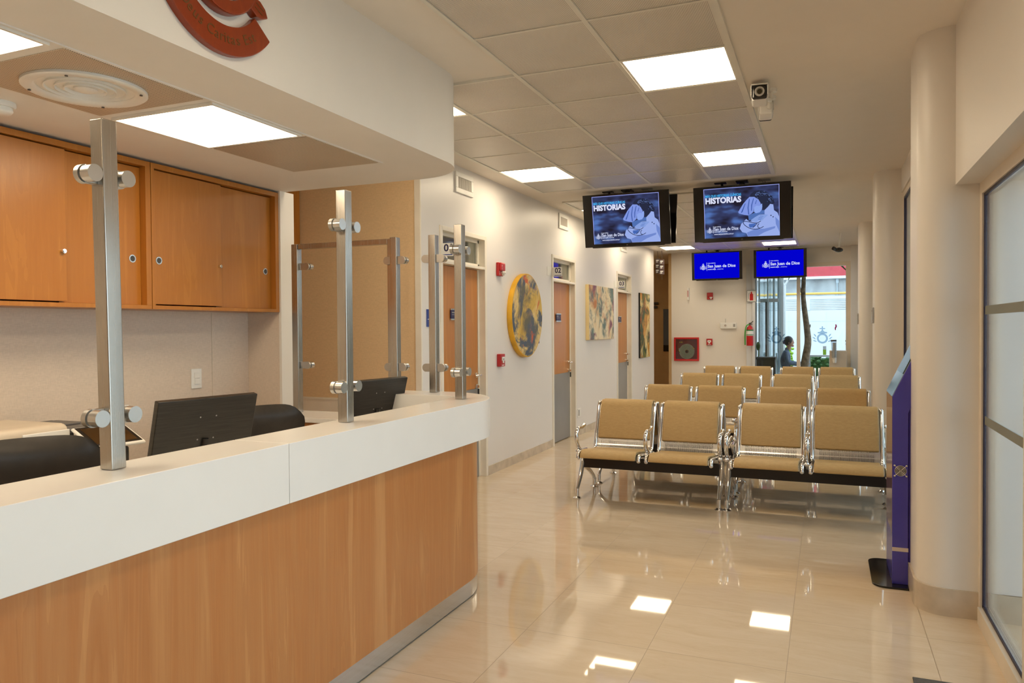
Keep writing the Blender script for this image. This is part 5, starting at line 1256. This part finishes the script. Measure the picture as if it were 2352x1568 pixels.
def person(x, y, z, facing, jacket, lab, with_bun=True):
    """seated on a seat at height z, facing +x (1) or -x (-1)"""
    loc = Vector((x, y, -.02)); t = thing('person', loc, lab, 'person'); f = facing
    P = lambda a, s, h: (x+f*a, y+s, z+h)
    V = [P(0, 0, .12), P(.01, 0, .28), P(.03, 0, .42), P(.05, 0, .52), P(.07, 0, .60),
         P(.03, .17, .46), P(.08, .22, .26), P(.27, .17, .22), P(.36, .14, .25),
         P(.03, -.17, .46), P(.08, -.22, .26), P(.27, -.17, .22), P(.36, -.14, .25),
         P(.05, .09, .09), P(.40, .10, .09), P(.42, .10, -.34), P(.05, -.09, .09), P(.40, -.10, .09), P(.42, -.10, -.34), P(.52, .10, -.40), P(.52, -.10, -.40)]
    E = [(0, 1), (1, 2), (2, 3), (3, 4), (2, 5), (5, 6), (6, 7), (7, 8), (2, 9), (9, 10), (10, 11), (11, 12), (0, 13), (13, 14), (14, 15), (0, 16), (16, 17), (17, 18), (15, 19), (18, 20)]
    R = [.15, .145, .13, .06, .05, .065, .052, .042, .035, .065, .052, .042, .035, .085, .07, .045, .085, .07, .045, .035, .035]
    skinned('body', V, E, R, jacket, t, loc)
    h = Vector(P(.10, 0, .71))
    b = MB(); b.sph(h, .1, (.95, .78, 1.18), 24, 16); b.sph(h+Vector((f*.093, 0, -.015)), .013, (1, .8, 1.1)); b.sph(h+Vector((f*.07, 0, -.085)), .03, (1, 1, .8))
    for s in (-1, 1): b.sph(h+Vector((-.005*f, s*.078, -.01)), .022, (.8, .5, 1.2))
    b.cyl(h+Vector((-.01*f, 0, -.17)), h+Vector((0, 0, -.06)), .048, .045); hd = obj('head', b, M_['skin'], t)
    b = MB()
    for s in (-1, 1): b.sph(h+Vector((f*.083, s*.032, .012)), .009)
    b.box(*sorted((h.x+f*.086, h.x+f*.092)), h.y-.02, h.y+.02, h.z-.058, h.z-.053); obj('features', b, M_['hair'], hd)
    b = MB(); b.sph(h+Vector((-.018*f, 0, .022)), .108, (.95, .86, 1.05), 24, 16)
    if with_bun: b.sph(h+Vector((-.105*f, 0, -.01)), .036)
    obj('hair', b, M_['hair'], t)
    if with_bun:
        b = MB(); b.lathe([(.035, -.015), (.052, -.012), (.052, .012), (.035, .015)], M=frame(h+Vector((-.10*f, 0, .005)), (0, 1, 0), (0, 0, 1))); obj('hair_band', b, M_['violet'], t)
    for s in (-1, 1):
        o = Vector(P(.36, s*.14, .25)); b = MB()
        b.sph(o+Vector((f*.045, 0, .0)), .04, (1.2, .9, .5), 14, 8)
        for k, (dy, L) in enumerate(((-.026, .07), (-.009, .08), (.009, .076), (.026, .06))):
            q = o+Vector((f*.075, dy, 0)); b.tube([q, q+Vector((f*L*.55, 0, -.004)), q+Vector((f*L, 0, -.022))], [.0095, .0085, .007], 8)
        q = o+Vector((f*.03, -s*.03, 0)); b.tube([q, q+Vector((f*.035, -s*.022, 0)), q+Vector((f*.06, -s*.024, -.008))], [.011, .0095, .008], 8)
        obj('hand', b, M_['skin'], t)
person(-.86, 17.75, .42, 1, M_['jacket'], 'person in a grey-blue jacket with dark hair in a violet band, seated outside')
t = thing('outdoor_stool', (.56, 17.75, -.02), 'white stool under the person in maroon', 'stool')
b = MB(); b.box(.40, .76, 17.57, 17.93, .44, .47, .01); obj('seat', b, M_['fence'], t)
for x in (.43, .73):
    for y in (17.6, 17.9): b = MB(); b.cyl((x, y, -.02), (x, y, .45), .013); obj('leg', b, M_['bluegrey'], t)
person(.58, 17.75, .46, -1, M_['maroon'], 'person in a maroon shirt reaching forward at the right edge of the end window', False)

# ------------------------------------------------------------------ daylight, camera, output look
wd_ = bpy.data.worlds.new('overcast_sky'); S.world = wd_; wd_.use_nodes = True
nt = wd_.node_tree; bg = nt.nodes['Background']
tc = N(nt, 'ShaderNodeTexCoord'); sx = N(nt, 'ShaderNodeSeparateXYZ', {0: tc.outputs['Generated']})
nt.links.new(ramp(nt, sx.outputs[2], [(.0, (.86, .93, 1.0, 1)), (.6, (.72, .85, 1.0, 1))]), bg.inputs[0]); bg.inputs[1].default_value = 3.6

cam = bpy.data.cameras.new('camera'); co = bpy.data.objects.new('camera', cam); COL.objects.link(co); S.camera = co
cam.sensor_fit = 'HORIZONTAL'; cam.sensor_width = 36; cam.lens = 1720.55*36/2352; cam.clip_start = .05; cam.clip_end = 200
yaw, pit, rol = .397363136, .0180526536, .00694300225
fw = Vector((-math.sin(yaw)*math.cos(pit), math.cos(yaw)*math.cos(pit), -math.sin(pit))); rt = Vector((math.cos(yaw), math.sin(yaw), 0)); dn = fw.cross(rt)
rt2 = math.cos(rol)*rt+math.sin(rol)*dn; dn2 = -math.sin(rol)*rt+math.cos(rol)*dn
Mc = Matrix((rt2, -dn2, -fw)).transposed().to_4x4(); Mc.translation = (0, 0, 1.485); co.matrix_world = Mc
vs = S.view_settings; vs.view_transform = 'Standard'; vs.look = 'None'; vs.gamma = 1; vs.use_curve_mapping = False; vs.exposure = EXPO
S.cycles.use_denoising = True; S.cycles.max_bounces = 10; S.cycles.diffuse_bounces = 6; S.cycles.glossy_bounces = 5; S.cycles.transparent_max_bounces = 16; S.cycles.transmission_bounces = 6
S.cycles.sample_clamp_indirect = 6; S.cycles.caustics_reflective = False; S.cycles.caustics_refractive = False
